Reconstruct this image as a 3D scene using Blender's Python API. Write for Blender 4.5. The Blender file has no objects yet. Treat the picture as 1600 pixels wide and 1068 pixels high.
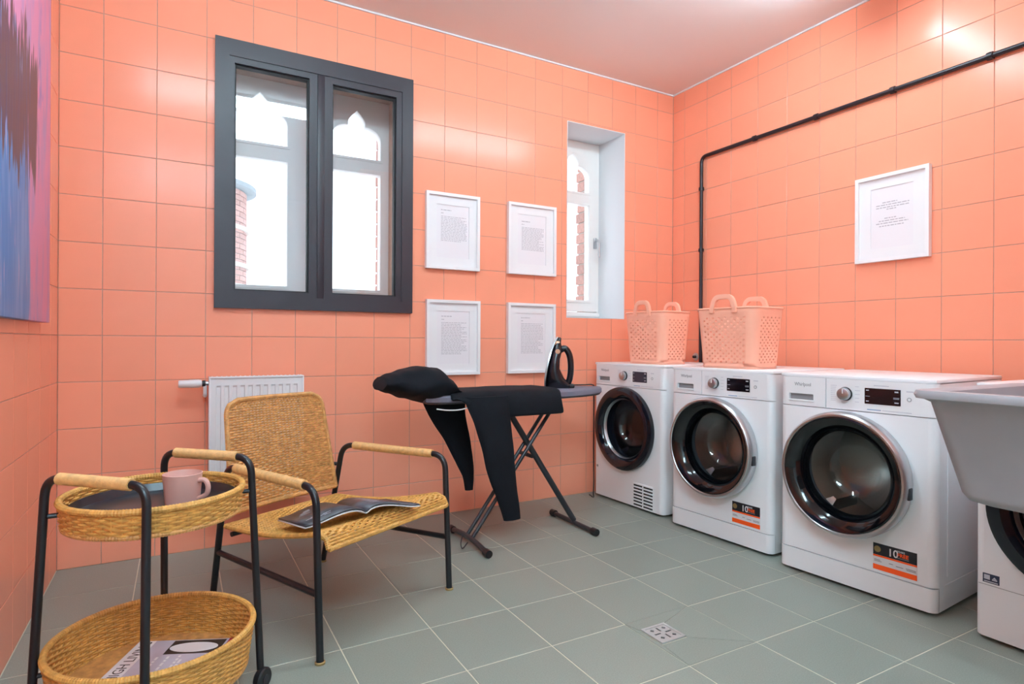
import bpy, bmesh, math, random
from mathutils import Vector, Matrix
from mathutils.geometry import tessellate_polygon
random.seed(7)
PI = math.pi
SC = bpy.context.scene
COL = SC.collection

# ------------------------------------------------------------------ camera
CAM = Vector((-3.0533, -3.1322, 0.9778)); YAW = 0.5098; ROLL = 0.0050
cd = bpy.data.cameras.new('camera'); cam = bpy.data.objects.new('camera', cd); COL.objects.link(cam)
cd.sensor_width = 36; cd.sensor_fit = 'HORIZONTAL'; cd.lens = 930.0 / 1600 * 36
cd.shift_y = -1.0 / 1600; cd.clip_start = 0.02
cam.matrix_world = Matrix.Translation(CAM) @ Matrix.Rotation(-YAW, 4, 'Z') @ Matrix.Rotation(PI/2, 4, 'X') @ Matrix.Rotation(ROLL, 4, 'Z')
SC.camera = cam

# ------------------------------------------------------------------ world, exposure
LAMP_POWER = 43
FILL_POWER = 84  # strength of the fill lamps added behind the camera
SKY = 2.7
w = bpy.data.worlds.new('sky'); SC.world = w; w.use_nodes = True
bg = w.node_tree.nodes['Background']; bg.inputs[0].default_value = (0.86, 0.93, 1.0, 1); bg.inputs[1].default_value = SKY
SC.view_settings.view_transform = 'Standard'; SC.view_settings.look = 'None'
SC.view_settings.gamma = 1.0; SC.view_settings.use_curve_mapping = False
SC.view_settings.exposure = 0.18
SC.cycles.max_bounces = 10; SC.cycles.diffuse_bounces = 6; SC.cycles.transparent_max_bounces = 12
SC.cycles.sample_clamp_indirect = 6.0

def portal(name, x0, x1, z0, z1, y):
    l = bpy.data.lights.new(name, 'AREA'); l.shape = 'RECTANGLE'; l.size = x1-x0; l.size_y = z1-z0
    l.cycles.is_portal = True
    o = bpy.data.objects.new(name, l); COL.objects.link(o)
    o.location = ((x0+x1)/2, y, (z0+z1)/2); o.rotation_euler = (-PI/2, 0, 0)
portal('daylight_portal', -2.9, -1.95, 1.2, 2.4, 0.34)
portal('daylight_portal', -0.88, -0.45, 1.2, 2.4, 0.34)

# ------------------------------------------------------------------ materials
def lin(c):
    if isinstance(c, str):
        c = [int(c[i:i+2], 16)/255 for i in (0, 2, 4)]
    return tuple((x/12.92 if x <= 0.04045 else ((x+0.055)/1.055)**2.4) for x in c) + (1,)
def mat(name, col, rough=0.5, metal=0.0, noise=0.0, nscale=30, bump=0.0, bscale=200, coat=0.0, rnd=0.0, spec=0.5, ndet=3, ior=None, emit=None, estr=0):
    m = bpy.data.materials.new(name); m.use_nodes = True
    nt = m.node_tree; b = nt.nodes['Principled BSDF']
    c = lin(col); b.inputs['Base Color'].default_value = c
    b.inputs['Roughness'].default_value = rough; b.inputs['Metallic'].default_value = metal
    b.inputs['Coat Weight'].default_value = coat; b.inputs['Specular IOR Level'].default_value = spec
    if emit:
        b.inputs['Emission Color'].default_value = lin(emit); b.inputs['Emission Strength'].default_value = estr
    tc = nt.nodes.new('ShaderNodeTexCoord')
    last = None
    if noise or rnd:
        hs = nt.nodes.new('ShaderNodeHueSaturation'); hs.inputs['Color'].default_value = c
        val = nt.nodes.new('ShaderNodeMath'); val.operation = 'ADD'; val.inputs[0].default_value = 1.0; val.inputs[1].default_value = 0
        if noise:
            n = nt.nodes.new('ShaderNodeTexNoise'); n.inputs['Scale'].default_value = nscale; n.inputs['Detail'].default_value = ndet
            nt.links.new(tc.outputs['Object'], n.inputs['Vector'])
            mr = nt.nodes.new('ShaderNodeMapRange'); mr.inputs[1].default_value = 0.3; mr.inputs[2].default_value = 0.7
            mr.inputs[3].default_value = 1-noise; mr.inputs[4].default_value = 1+noise
            nt.links.new(n.outputs[0], mr.inputs[0]); nt.links.new(mr.outputs[0], val.inputs[0])
        if rnd:
            oi = nt.nodes.new('ShaderNodeObjectInfo')
            mr2 = nt.nodes.new('ShaderNodeMapRange'); mr2.inputs[3].default_value = -rnd; mr2.inputs[4].default_value = rnd
            nt.links.new(oi.outputs['Random'], mr2.inputs[0]); nt.links.new(mr2.outputs[0], val.inputs[1])
        nt.links.new(val.outputs[0], hs.inputs['Value']); nt.links.new(hs.outputs[0], b.inputs['Base Color'])
    if bump:
        n2 = nt.nodes.new('ShaderNodeTexNoise'); n2.inputs['Scale'].default_value = bscale; n2.inputs['Detail'].default_value = 2
        nt.links.new(tc.outputs['Object'], n2.inputs['Vector'])
        bp = nt.nodes.new('ShaderNodeBump'); bp.inputs['Strength'].default_value = bump; bp.inputs['Distance'].default_value = 0.002
        nt.links.new(n2.outputs[0], bp.inputs['Height']); nt.links.new(bp.outputs[0], b.inputs['Normal'])
    return m
def glass(name, tint, refl=1.0, rough=0.0, ior=1.5):
    m = bpy.data.materials.new(name); m.use_nodes = True; nt = m.node_tree
    nt.nodes.remove(nt.nodes['Principled BSDF'])
    out = nt.nodes['Material Output']
    t = nt.nodes.new('ShaderNodeBsdfTransparent'); t.inputs[0].default_value = tint
    g = nt.nodes.new('ShaderNodeBsdfGlossy'); g.inputs['Roughness'].default_value = rough
    lw = nt.nodes.new('ShaderNodeLayerWeight'); lw.inputs[0].default_value = 0.5
    pw = nt.nodes.new('ShaderNodeMath'); pw.operation = 'POWER'; pw.inputs[1].default_value = 5.0
    mu = nt.nodes.new('ShaderNodeMath'); mu.operation = 'MULTIPLY_ADD'; mu.inputs[1].default_value = 0.96*min(refl, 1.0); mu.inputs[2].default_value = 0.04*refl; mu.use_clamp = True
    mx = nt.nodes.new('ShaderNodeMixShader')
    nt.links.new(lw.outputs['Facing'], pw.inputs[0]); nt.links.new(pw.outputs[0], mu.inputs[0]); nt.links.new(mu.outputs[0], mx.inputs[0])
    nt.links.new(t.outputs[0], mx.inputs[1]); nt.links.new(g.outputs[0], mx.inputs[2]); nt.links.new(mx.outputs[0], out.inputs[0])
    return m
M = {}
M['tile'] = mat('coral_tile', 'F59E80', 0.2, rnd=0.025, noise=0.012, nscale=6, bump=0.03, bscale=9, coat=0.0, spec=0.26)
M['grout'] = mat('wall_grout', 'B89C8A', 0.9, noise=0.08)
M['coral'] = mat('coral_paint', 'F2A68C', 0.5)
M['ftile'] = mat('grey_floor_tile', '8A9086', 0.42, rnd=0.025, noise=0.10, nscale=260, ndet=4, bump=0.03, bscale=300)
M['fgrout'] = mat('floor_grout', 'D2CCB8', 0.9, noise=0.05)
M['ceil'] = mat('ceiling_paint', 'EEEEEF', 0.55)
M['wplaster'] = mat('white_plaster', 'E2E5E8', 0.7)
M['wframe'] = mat('white_window_frame', 'EEEBE8', 0.4)
M['dframe'] = mat('anthracite_frame', '2E2A32', 0.42, noise=0.03)
M['drubber'] = mat('black_gasket', '16161A', 0.6)
M['pane'] = glass('window_glass', (0.97, 0.985, 1, 1), 1.6)
M['white'] = mat('white_enamel', 'F1F4F7', 0.3)
M['white2'] = mat('white_plastic', 'EFF2F5', 0.35)
M['seam'] = mat('grey_seam', '8A8C90', 0.6)
M['chrome'] = mat('satin_chrome', 'C4C6C9', 0.33, metal=1.0)
M['steel'] = mat('drum_steel', 'C2C0BC', 0.28, metal=1.0, bump=0.25, bscale=160)
M['blackgloss'] = mat('black_gloss', '07080C', 0.08)
M['navygloss'] = mat('dark_navy_gloss', '0A0D18', 0.1)
M['bowl'] = glass('door_bowl_glass', (0.80, 0.84, 0.86, 1), 1.8, 0.02)
M['bowldark'] = glass('smoked_bowl_glass', (0.36, 0.38, 0.46, 1), 1.6, 0.02)
M['rubbergrey'] = mat('grey_rubber', '4A4C50', 0.6)
M['darkgrey'] = mat('dark_grey_plastic', '2A2B30', 0.5)
M['black'] = mat('black_plastic', '131418', 0.45)
M['display'] = mat('display_black', '120D14', 0.12)
M['display2'] = mat('display_slate', '2B3040', 0.2)
M['print'] = mat('grey_print', '8E8F95', 0.6)
M['printl'] = mat('light_print', 'C9CCD6', 0.6)
M['printblue'] = mat('blue_print', '6E96C0', 0.6)
M['orange'] = mat('sticker_orange', 'FF5A10', 0.4)
M['sblack'] = mat('sticker_black', '15161E', 0.4)
M['sblue'] = mat('sticker_blue', '232C48', 0.4)
M['paper'] = mat('white_paper', 'ECEAEE', 0.7)
M['ink'] = mat('grey_ink', 'B4B1B8', 0.7)
M['pframe'] = mat('white_picture_frame', 'F0F0F2', 0.4)
M['mount'] = mat('white_mount', 'EDEDEF', 0.7)
M['metalblack'] = mat('black_powder_coat', '15161B', 0.35)
M['wicker'] = mat('honey_wicker', 'D29C50', 0.5, noise=0.22, nscale=55, bump=0.0)
M['wicker2'] = mat('amber_wicker', 'CB9456', 0.5, noise=0.24, nscale=50)
M['wrap'] = mat('cane_wrap', 'D9A768', 0.45, noise=0.16, nscale=70)
M['traymat'] = mat('black_tray', '22252C', 0.3)
M['pinkcup'] = mat('pink_ceramic', 'D5A79C', 0.3)
M['brass'] = mat('brass_glide', '9A8458', 0.4, metal=0.6)
M['pipe'] = mat('black_conduit', '201820', 0.4)
M['sink'] = mat('grey_sink_plastic', 'A2A1A6', 0.45, noise=0.03, nscale=12)
M['basket'] = mat('peach_plastic', 'FFBBA0', 0.4)
M['radiator'] = mat('radiator_white', 'E8EAEC', 0.35)
M['boardgrey'] = mat('board_cover_grey', '6E6C7A', 0.85, bump=0.3, bscale=500)
M['cloth'] = mat('black_jersey', '0B0E15', 0.85, noise=0.15, nscale=18, bump=0.4, bscale=60, spec=0.25)
M['metalgrey'] = mat('dark_grey_tube', '34353A', 0.4, metal=0.3)
M['ironblack'] = mat('iron_black', '15151C', 0.22)
M['copper'] = mat('rose_gold', 'D9A98C', 0.3, metal=0.7)
M['soleplate'] = mat('soleplate_steel', 'B8BCC4', 0.25, metal=1.0)
M['brick'] = mat('red_brick', 'B4867A', 0.9, rnd=0.12, noise=0.2, nscale=40)
M['mortar'] = mat('brick_mortar', 'BFB4AA', 0.95)
M['slate'] = mat('grey_roof', '8A9296', 0.7)
M['zinc'] = mat('stainless_drain', 'D5D8D6', 0.3, metal=0.6)
M['lamp'] = mat('lamp_diffuser', 'FFFFFF', 0.5, emit='D2F3FF', estr=LAMP_POWER)
M['lamp_fill'] = mat('fill_diffuser_cool', 'FFFFFF', 0.5, emit='C8EDFF', estr=FILL_POWER)  # cool glow for the two added fill lamps only
M['lampbody'] = mat('lamp_housing', 'E6E6E6', 0.5)
M['gpage'] = mat('magazine_page_dark', '45444A', 0.35, noise=0.5, nscale=14)
M['mcover'] = mat('magazine_cover_lilac', 'BDBAC8', 0.35, noise=0.1, nscale=10)
M['mred'] = mat('magazine_red', 'A02832', 0.4)
M['mdark'] = mat('magazine_dark', '2A2320', 0.4)
M['mwhite'] = mat('magazine_white', 'E6E6E8', 0.4)

# ------------------------------------------------------------------ mesh helpers
def link(o, parent=None):
    COL.objects.link(o)
    if parent is not None: o.parent = parent
    return o
def tag(o, label=None, cat=None, group=None, kind=None):
    if label: o['label'] = label
    if cat: o['category'] = cat
    if group: o['group'] = group
    if kind: o['kind'] = kind
    return o
def thing(name, label, cat, loc=(0, 0, 0), rz=0.0, group=None, kind=None):
    o = bpy.data.objects.new(name, None); o.empty_display_size = 0.05
    COL.objects.link(o); o.location = loc; o.rotation_euler = (0, 0, rz)
    return tag(o, label, cat, group, kind)
def mesh(name, verts, faces, m, smooth=35):
    me = bpy.data.meshes.new(name); me.from_pydata([tuple(v) for v in verts], [], faces)
    me.materials.append(m if not isinstance(m, str) else M[m])
    if smooth:
        me.shade_smooth(); me.set_sharp_from_angle(angle=math.radians(smooth))
    me.update()
    return me
class MB:
    def __init__(s): s.v = []; s.f = []
    def add(s, v, f):
        k = len(s.v); s.v += [tuple(p) for p in v]; s.f += [tuple(i+k for i in q) for q in f]; return s
    def box(s, x0, x1, y0, y1, z0, z1):
        return s.add([(x0,y0,z0),(x1,y0,z0),(x1,y1,z0),(x0,y1,z0),(x0,y0,z1),(x1,y0,z1),(x1,y1,z1),(x0,y1,z1)],
                     [(0,3,2,1),(4,5,6,7),(0,1,5,4),(1,2,6,5),(2,3,7,6),(3,0,4,7)])
    def rbox(s, x0, x1, y0, y1, z0, z1, r=0.005, seg=2):
        bm = bmesh.new(); bmesh.ops.create_cube(bm, size=1)
        for v in bm.verts:
            v.co = ((x0+x1)/2+v.co.x*(x1-x0), (y0+y1)/2+v.co.y*(y1-y0), (z0+z1)/2+v.co.z*(z1-z0))
        bmesh.ops.bevel(bm, geom=list(bm.edges), offset=r, segments=seg, profile=0.5, affect='EDGES')
        bm.verts.index_update()
        s.add([v.co[:] for v in bm.verts], [[v.index for v in f.verts] for f in bm.faces]); bm.free(); return s
    def tube(s, path, r, n=10, closed=False, caps=True):
        P = [Vector(p) for p in path]; k = len(P)
        R = r if isinstance(r, (list, tuple)) else [r]*k
        T = []
        for i in range(k):
            a = P[(i-1) % k] if (closed or i > 0) else P[0]; b = P[(i+1) % k] if (closed or i < k-1) else P[-1]
            T.append((b-a).normalized())
        up = Vector((0, 0, 1)) if abs(T[0].z) < 0.9 else Vector((1, 0, 0))
        nrm = (up - T[0]*up.dot(T[0])).normalized()
        vs = []
        for i in range(k):
            nrm = (nrm - T[i]*nrm.dot(T[i])).normalized(); bn = T[i].cross(nrm)
            for j in range(n):
                a = 2*PI*j/n; vs.append(P[i] + (nrm*math.cos(a)+bn*math.sin(a))*R[i])
        fs = []
        for i in range(k if closed else k-1):
            i2 = (i+1) % k
            for j in range(n):
                j2 = (j+1) % n; fs.append((i*n+j, i*n+j2, i2*n+j2, i2*n+j))
        if caps and not closed:
            fs.append(tuple(reversed(range(n)))); fs.append(tuple(range((k-1)*n, k*n)))
        return s.add(vs, fs)
    def lathe(s, prof, n=48, o=(0, 0, 0), axis='z', a0=0, a1=2*PI):
        full = abs(a1-a0) > 6.28
        m = n if full else n+1; vs = []
        for (r, h) in prof:
            for j in range(m):
                a = a0+(a1-a0)*j/n; c, q = r*math.cos(a), r*math.sin(a)
                p = {'z': (c, q, h), 'y': (c, h, q), 'x': (h, c, q)}[axis]
                vs.append((o[0]+p[0], o[1]+p[1], o[2]+p[2]))
        fs = []
        for i in range(len(prof)-1):
            for j in range(n):
                j2 = (j+1) % m; fs.append((i*m+j, i*m+j2, (i+1)*m+j2, (i+1)*m+j))
        return s.add(vs, fs)
    def plate(s, loops, d0, d1, ax='y', back=True):
        """loops: outer polygon + holes in 2D (a,b); extruded between d0 and d1 along ax ('y': a=x,b=z; 'x': a=y,b=z; 'z': a=x,b=y)"""
        def P(a, b, d): return {'y': (a, d, b), 'x': (d, a, b), 'z': (a, b, d)}[ax]
        tris = tessellate_polygon([[Vector((a, b, 0)) for a, b in L] for L in loops])
        flat = [p for L in loops for p in L]; n = len(flat)
        vs = [P(a, b, d0) for a, b in flat] + [P(a, b, d1) for a, b in flat]
        fs = [tuple(t) for t in tris]
        if back: fs += [tuple(i+n for i in reversed(t)) for t in tris]
        k = 0
        for L in loops:
            for i in range(len(L)):
                j = (i+1) % len(L); fs.append((k+i, k+j, k+j+n, k+i+n))
            k += len(L)
        return s.add(vs, fs)
    def build(s, name, m, parent=None, smooth=35, fix=True):
        me = bpy.data.meshes.new(name); me.from_pydata(s.v, [], s.f)
        if fix:
            bm = bmesh.new(); bm.from_mesh(me); bmesh.ops.recalc_face_normals(bm, faces=bm.faces); bm.to_mesh(me); bm.free()
        me.materials.append(M[m] if isinstance(m, str) else m)
        if smooth: me.shade_smooth(); me.set_sharp_from_angle(angle=math.radians(smooth))
        return link(bpy.data.objects.new(name, me), parent)
def rect(x0, x1, y0, y1): return [(x0, y0), (x1, y0), (x1, y1), (x0, y1)]
def rrect(x0, x1, y0, y1, r, n=5):
    out = []
    for cx, cy, a in ((x1-r, y0+r, -PI/2), (x1-r, y1-r, 0), (x0+r, y1-r, PI/2), (x0+r, y0+r, PI)):
        for i in range(n+1): t = a+PI/2*i/n; out.append((cx+r*math.cos(t), cy+r*math.sin(t)))
    return out
def circ(cx, cy, r, n=48): return [(cx+r*math.cos(2*PI*i/n), cy+r*math.sin(2*PI*i/n)) for i in range(n)]
def bez(pts, n=12):
    """Catmull-Rom through pts"""
    P = [Vector(p) for p in pts]; out = []
    for i in range(len(P)-1):
        p0 = P[i-1] if i else P[0]*2-P[1]; p1, p2 = P[i], P[i+1]; p3 = P[i+2] if i+2 < len(P) else P[-1]*2-P[-2]
        for k in range(n):
            t = k/n
            out.append(0.5*((2*p1)+(p2-p0)*t+(2*p0-5*p1+4*p2-p3)*t*t+(3*p1-p0-3*p2+p3)*t**3))
    out.append(P[-1]); return out
def fillet(pts, r, n=6):
    """polyline with rounded corners"""
    P = [Vector(p) for p in pts]; out = [P[0]]
    for i in range(1, len(P)-1):
        a = (P[i-1]-P[i]); b = (P[i+1]-P[i]); ra = min(r, a.length*.49, b.length*.49)
        A = P[i]+a.normalized()*ra; B = P[i]+b.normalized()*ra
        for k in range(n+1):
            t = k/n; out.append(A*(1-t)**2+P[i]*2*t*(1-t)+B*t*t)
    out.append(P[-1]); return out
def text(s, size, m, parent, mtx, name='lettering', extrude=0.0003, align='LEFT', fit=None, bold=0.0):
    cu = bpy.data.curves.new(name, 'FONT'); cu.body = s; cu.size = size; cu.extrude = extrude; cu.align_x = align; cu.offset = bold
    cu.resolution_u = 3
    o = bpy.data.objects.new(name, cu); COL.objects.link(o)
    dg = bpy.context.evaluated_depsgraph_get(); dg.update()
    me = bpy.data.meshes.new_from_object(o.evaluated_get(dg)); bpy.data.objects.remove(o); bpy.data.curves.remove(cu)
    me.materials.clear(); me.materials.append(M[m])
    if fit:
        xs = [v.co.x for v in me.vertices]; k = fit/(max(xs)-min(xs))
        for v in me.vertices: v.co.x *= k
    o = bpy.data.objects.new(name, me); link(o, parent); o.matrix_local = mtx
    return o
FRONT = Matrix.Rotation(PI/2, 4, 'X')     # text plane to a face looking to -y
def T(x, y, z): return Matrix.Translation((x, y, z))

# ------------------------------------------------------------------ room shell
XL, XR, YB, YF, ZC = -3.502, 0.0, 0.0, -4.7, 2.725
WY = -2.86                 # short wall that carries the sink
BW = (-2.905, -1.945, 1.135, 2.40)    # big window opening
NW = (-0.908, -0.438, 1.130, 2.381)   # niche opening
OUT = 0.36
def structure(o): o['kind'] = 'structure'; return o
b = MB().plate([rect(XL-.2, XR+.2, -.05, ZC+.1), rect(BW[0]+.04, BW[1]-.04, BW[2]+.04, BW[3]-.04), rect(NW[0], NW[1], NW[2], NW[3])], 0.0022, OUT)
wall_back = structure(b.build('wall_back', 'grout', smooth=0))
wall_right = structure(MB().box(0.0022, .2, WY, 0.0, -.05, ZC+.1).build('wall_right', 'grout', smooth=0))
wall_left = structure(MB().box(XL-.2, XL-.0022, YF, 0.0, -.05, ZC+.1).build('wall_left', 'grout', smooth=0))
structure(MB().box(-1.45, XR+.2, WY-.14, WY, -.05, ZC+.1).build('wall_front', 'coral', smooth=0))
structure(MB().box(XL-.2, XR+.2, YF-.14, YF, -.05, ZC+.1).build('wall_rear', 'wplaster', smooth=0))
structure(MB().box(-0.005, .2, YF, WY-.14, -.05, ZC+.1).build('wall_side', 'wplaster', smooth=0))
floor = structure(MB().box(XL-.2, XR+.2, YF, 0.1, -.06, -.0014).build('floor', 'fgrout', smooth=0))
structure(MB().box(XL-.2, XR+.2, YF-.14, OUT, ZC, ZC+.1).build('ceiling', 'ceil', smooth=0))
# caulk bead between tiles and ceiling
for nm, (x0, x1, y0, y1) in {'trim_1': (XL, XR, -.008, 0.004), 'trim_2': (-.008, 0.004, WY, 0), 'trim_3': (XL-.004, XL+.008, YF, 0)}.items():
    structure(MB().box(x0, x1, y0, y1, ZC-.009, ZC).build(nm, 'wplaster', smooth=0))

TG = 0.0013   # half joint
tile_cache = {}
def tile_mesh(wd, ht, m, th=0.0024, bev=0.0012):
    key = (round(wd, 4), round(ht, 4), m)
    if key not in tile_cache:
        v = []
        for e, d in ((0, th), (0, bev*0.8), (bev, 0)):
            v += [(e, d, e), (wd-e, d, e), (wd-e, d, ht-e), (e, d, ht-e)]
        f = []
        for k in (0, 4):
            for i in range(4):
                j = (i+1) % 4; f.append((k+i, k+j, k+4+j, k+4+i))
        f.append((8, 9, 10, 11))
        tile_cache[key] = mesh('tile', v, f, m, smooth=0)
    return tile_cache[key]
def rect_minus(r, h):
    """r minus h -> list of rects"""
    x0, x1, z0, z1 = r; a, b_, c, d = h
    if a >= x1 or b_ <= x0 or c >= z1 or d <= z0: return [r]
    out = []
    if a > x0: out.append((x0, a, z0, z1))
    if b_ < x1: out.append((b_, x1, z0, z1))
    xa, xb = max(x0, a), min(x1, b_)
    if c > z0: out.append((xa, xb, z0, c))
    if d < z1: out.append((xa, xb, d, z1))
    return out
def tile_wall(wall, u_edges, holes, place, m='tile'):
    zs = [0.0] + [-.006+.2*k for k in range(1, 14)] + [ZC-.004]
    for i in range(len(u_edges)-1):
        for k in range(len(zs)-1):
            r = (u_edges[i]+TG, u_edges[i+1]-TG, zs[k]+TG, zs[k+1]-TG)
            if r[1]-r[0] < .008: continue
            rs = [r]
            for h in holes: rs = [q for p in rs for q in rect_minus(p, h)]
            rs = [q for q in rs if q[1]-q[0] > .004 and q[3]-q[2] > .004]
            if not rs: continue
            if len(rs) == 1:
                q = rs[0]; o = bpy.data.objects.new('tile', tile_mesh(q[1]-q[0], q[3]-q[2], m)); link(o, wall)
                o.matrix_local = place(q[0], q[2])
            else:                              # an L-cut tile: one object of several flush boxes
                mb = MB()
                for q in rs: mb.box(q[0]-rs[0][0], q[1]-rs[0][0], 0, .0024, q[2]-rs[0][2], q[3]-rs[0][2])
                o = mb.build('tile', m, wall, smooth=0); o.matrix_local = place(rs[0][0], rs[0][2])
ub = [XL] + [-3.3462+.2*k for k in range(17)] + [XR]
tile_wall(wall_back, ub, [(BW[0], BW[1], BW[2], BW[3]), NW], lambda u, z: T(u, 0, z))
ur = [0.0] + [.1085+.2*k for k in range(14)] + [-WY]
tile_wall(wall_right, ur, [], lambda u, z: T(0, -u, z) @ Matrix.Rotation(-PI/2, 4, 'Z'))
ul = [-.16-.2*k for k in range(14)][::-1] + [0.0]
tile_wall(wall_left, ul, [], lambda u, z: T(XL, u, z) @ Matrix.Rotation(PI/2, 4, 'Z'))

# floor tiles
fx = [XL] + [-3.503+.3*k for k in range(1, 12)] + [-.203+.2]
fx = [XL] + [x for x in [-3.502+.3*k for k in range(1, 12)]] + [XR]
fy = [0.0] + [-.3255-.3*k+.0 for k in range(0, 14)] + [YF]
ftile_cache = {}
def ftile(x0, x1, y0, y1):
    g = .0019
    wd, ht = x1-x0-2*g, y1-y0-2*g
    if wd < .01 or ht < .01: return
    key = (round(wd, 3), round(ht, 3))
    if key not in ftile_cache:
        v = []; bev = .0012
        for e, d in ((0, -.0016), (0, -bev*.7), (bev, 0)):
            v += [(e, e, d), (wd-e, e, d), (wd-e, ht-e, d), (e, ht-e, d)]
        f = [(k+i, k+(i+1) % 4, k+4+(i+1) % 4, k+4+i) for k in (0, 4) for i in range(4)] + [(8, 9, 10, 11)]
        ftile_cache[key] = mesh('floor_tile', v, f, 'ftile', smooth=0)
    o = bpy.data.objects.new('floor_tile', ftile_cache[key]); link(o, floor); o.location = (x0+g, y0+g, 0)
DR = (-1.684, -1.580, -1.692, -1.586)       # drain
def cut_tile(poly):
    cx = sum(p[0] for p in poly)/len(poly); cy = sum(p[1] for p in poly)/len(poly)
    sh = [(cx+(x-cx)*.985, cy+(y-cy)*.985) for x, y in poly]
    MB().plate([sh], -.0015, 0, 'z').build('floor_tile', 'ftile', floor, smooth=0)
for i in range(len(fx)-1):
    for k in range(len(fy)-1):
        x0, x1, y1, y0 = fx[i], fx[i+1], fy[k], fy[k+1]
        if x0-.01 < DR[0] and DR[1] < x1+.01 and y0-.01 < DR[2] and DR[3] < y1+.01:
            a, b_, c, d = DR[0]-.002, DR[1]+.002, DR[2]-.002, DR[3]+.002
            cut_tile([(x0, y0), (x1, y0), (b_, c), (a, c)]); cut_tile([(x1, y0), (x1, y1), (b_, d), (b_, c)])
            cut_tile([(x1, y1), (x0, y1), (a, d), (b_, d)]); cut_tile([(x0, y1), (x0, y0), (a, c), (a, d)])
        else: ftile(x0, x1, y0, y1)

# floor drain
t = thing('floor_drain', 'square stainless floor drain with radial slots set into the grey tiles', 'drain', ((DR[0]+DR[1])/2, (DR[2]+DR[3])/2, 0))
h = .052
MB().plate([rect(-h, h, -h, h), rect(-.042, .042, -.042, .042)], -.003, .002, 'z').build('drain_frame', 'zinc', t)
holes = []
for k in range(8):
    a = k*PI/4
    r0, r1, hw = (.010, .036, .0036) if k % 2 == 0 else (.030, .042, .0062)
    ca, sa = math.cos(a), math.sin(a)
    holes.append([(r0*ca+hw*sa, r0*sa-hw*ca), (r1*ca+hw*sa, r1*sa-hw*ca), (r1*ca-hw*sa, r1*sa+hw*ca), (r0*ca-hw*sa, r0*sa+hw*ca)])
MB().plate([rect(-.041, .041, -.041, .041)]+holes, -.002, .0012, 'z').build('drain_grate', 'zinc', t)
MB().box(-.045, .045, -.045, .045, -.0034, -.003).build('slot_shade', 'black', t); t.location.z = .0032  # flat black sheet: shade below the slots put into the colour

# ------------------------------------------------------------------ ceiling lamps (linear, along x), added fill lamps behind the camera
def ceiling_lamp(x0, x1, y, label, rz=0, m='lamp'):
    t = thing('ceiling_lamp', label, 'lamp', ((x0+x1)/2, y, ZC), rz, group='linear ceiling lamps')
    L = (x1-x0)/2
    MB().rbox(-L, L, -.016, .016, -.030, 0, .004).build('housing', 'lampbody', t)
    n = 14; pr = [(.046*math.sin(2*PI*(i+.5)/n), -.064+.040*math.cos(2*PI*(i+.5)/n)) for i in range(n)]
    vs = [(-L+.012, a, b_) for a, b_ in pr]+[(L-.012, a, b_) for a, b_ in pr]
    fs = [(i, (i+1) % n, n+(i+1) % n, n+i) for i in range(n)]+[tuple(range(n)), tuple(range(2*n-1, n-1, -1))]
    MB().add(vs, fs).build('diffuser', m, t)
    for s in (-1, 1):
        MB().lathe([(0, -.012), (.046, -.012), (.050, -.008), (.050, .008), (.046, .012), (0, .012)], 20, (s*L, 0, -.062), 'x').build('end_cap', 'lampbody', t)
ceiling_lamp(-3.28, -2.14, -1.46, 'linear white ceiling lamp on the side of the painting')
ceiling_lamp(-1.50, -.36, -1.46, 'linear white ceiling lamp on the side of the washing machines')
ceiling_lamp(-3.34, -2.20, -3.75, 'added unseen linear fill lamp behind the viewer, nearer the middle', PI/2, 'lamp_fill')  # fill lamp out of view, added to brighten the machine fronts
ceiling_lamp(-3.80, -2.66, -3.75, 'added unseen linear fill lamp behind the viewer, nearer the left wall', PI/2, 'lamp_fill')  # second fill lamp, likewise added and unseen

# ------------------------------------------------------------------ windows
def trefoil(cx, hw, z0, spring, cuspx, cuspz, apex, n=7):
    """closed outline: bottom-left, up, trefoil, down"""
    right = [(hw, z0), (hw, spring)]
    for i in range(1, n+1):                    # lower lobe, bulging outwards
        t = i/n*PI/2
        right.append((cuspx+(hw-cuspx)*math.cos(t)**1.0, spring+(cuspz-spring)*math.sin(t)))
    for i in range(1, n+1):
        t = i/n
        right.append((cuspx*(1-t**1.9)+.007*math.sin(PI*t)**.8*(1-t), cuspz+(apex-cuspz)*t))
    right[-1] = (0, apex)
    left = [(-x, z) for x, z in right[:-1]][::-1]
    return [(cx+x, z) for x, z in right]+[(cx+x, z) for x, z in left]
YO = 0.27
def sash(parent, cx, x0, x1, z0, z1):
    """one white casement: a frame plate with a square lower light and a trefoil upper light"""
    hw = .14
    lo = rect(cx-hw, cx+hw, 1.268, 1.937); up = trefoil(cx, hw, 2.022, 2.128, .047, 2.203, 2.286)
    s = MB().plate([rect(x0, x1, z0, z1), lo, up], YO, YO+.05).build('casement', 'wframe', parent)
    # stepped bead around both lights
    MB().plate([rect(cx-hw-.016, cx+hw+.016, 1.252, 1.953), rect(cx-hw, cx+hw, 1.268, 1.937)], YO-.007, YO+.002).build('glazing_bead', 'wframe', s)
    MB().plate([rect(cx-hw-.012, cx+hw+.012, 2.008, 2.315), trefoil(cx, hw+.001, 2.021, 2.128, .048, 2.204, 2.288)], YO-.005, YO+.002).build('glazing_bead', 'wframe', s)
    MB().box(cx-hw-.005, cx+hw+.005, YO+.022, YO+.028, 1.26, 1.945).build('pane', 'pane', parent, smooth=0)
    MB().box(cx-hw-.005, cx+hw+.005, YO+.022, YO+.028, 2.015, 2.29).build('pane', 'pane', parent, smooth=0)
    return s
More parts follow.
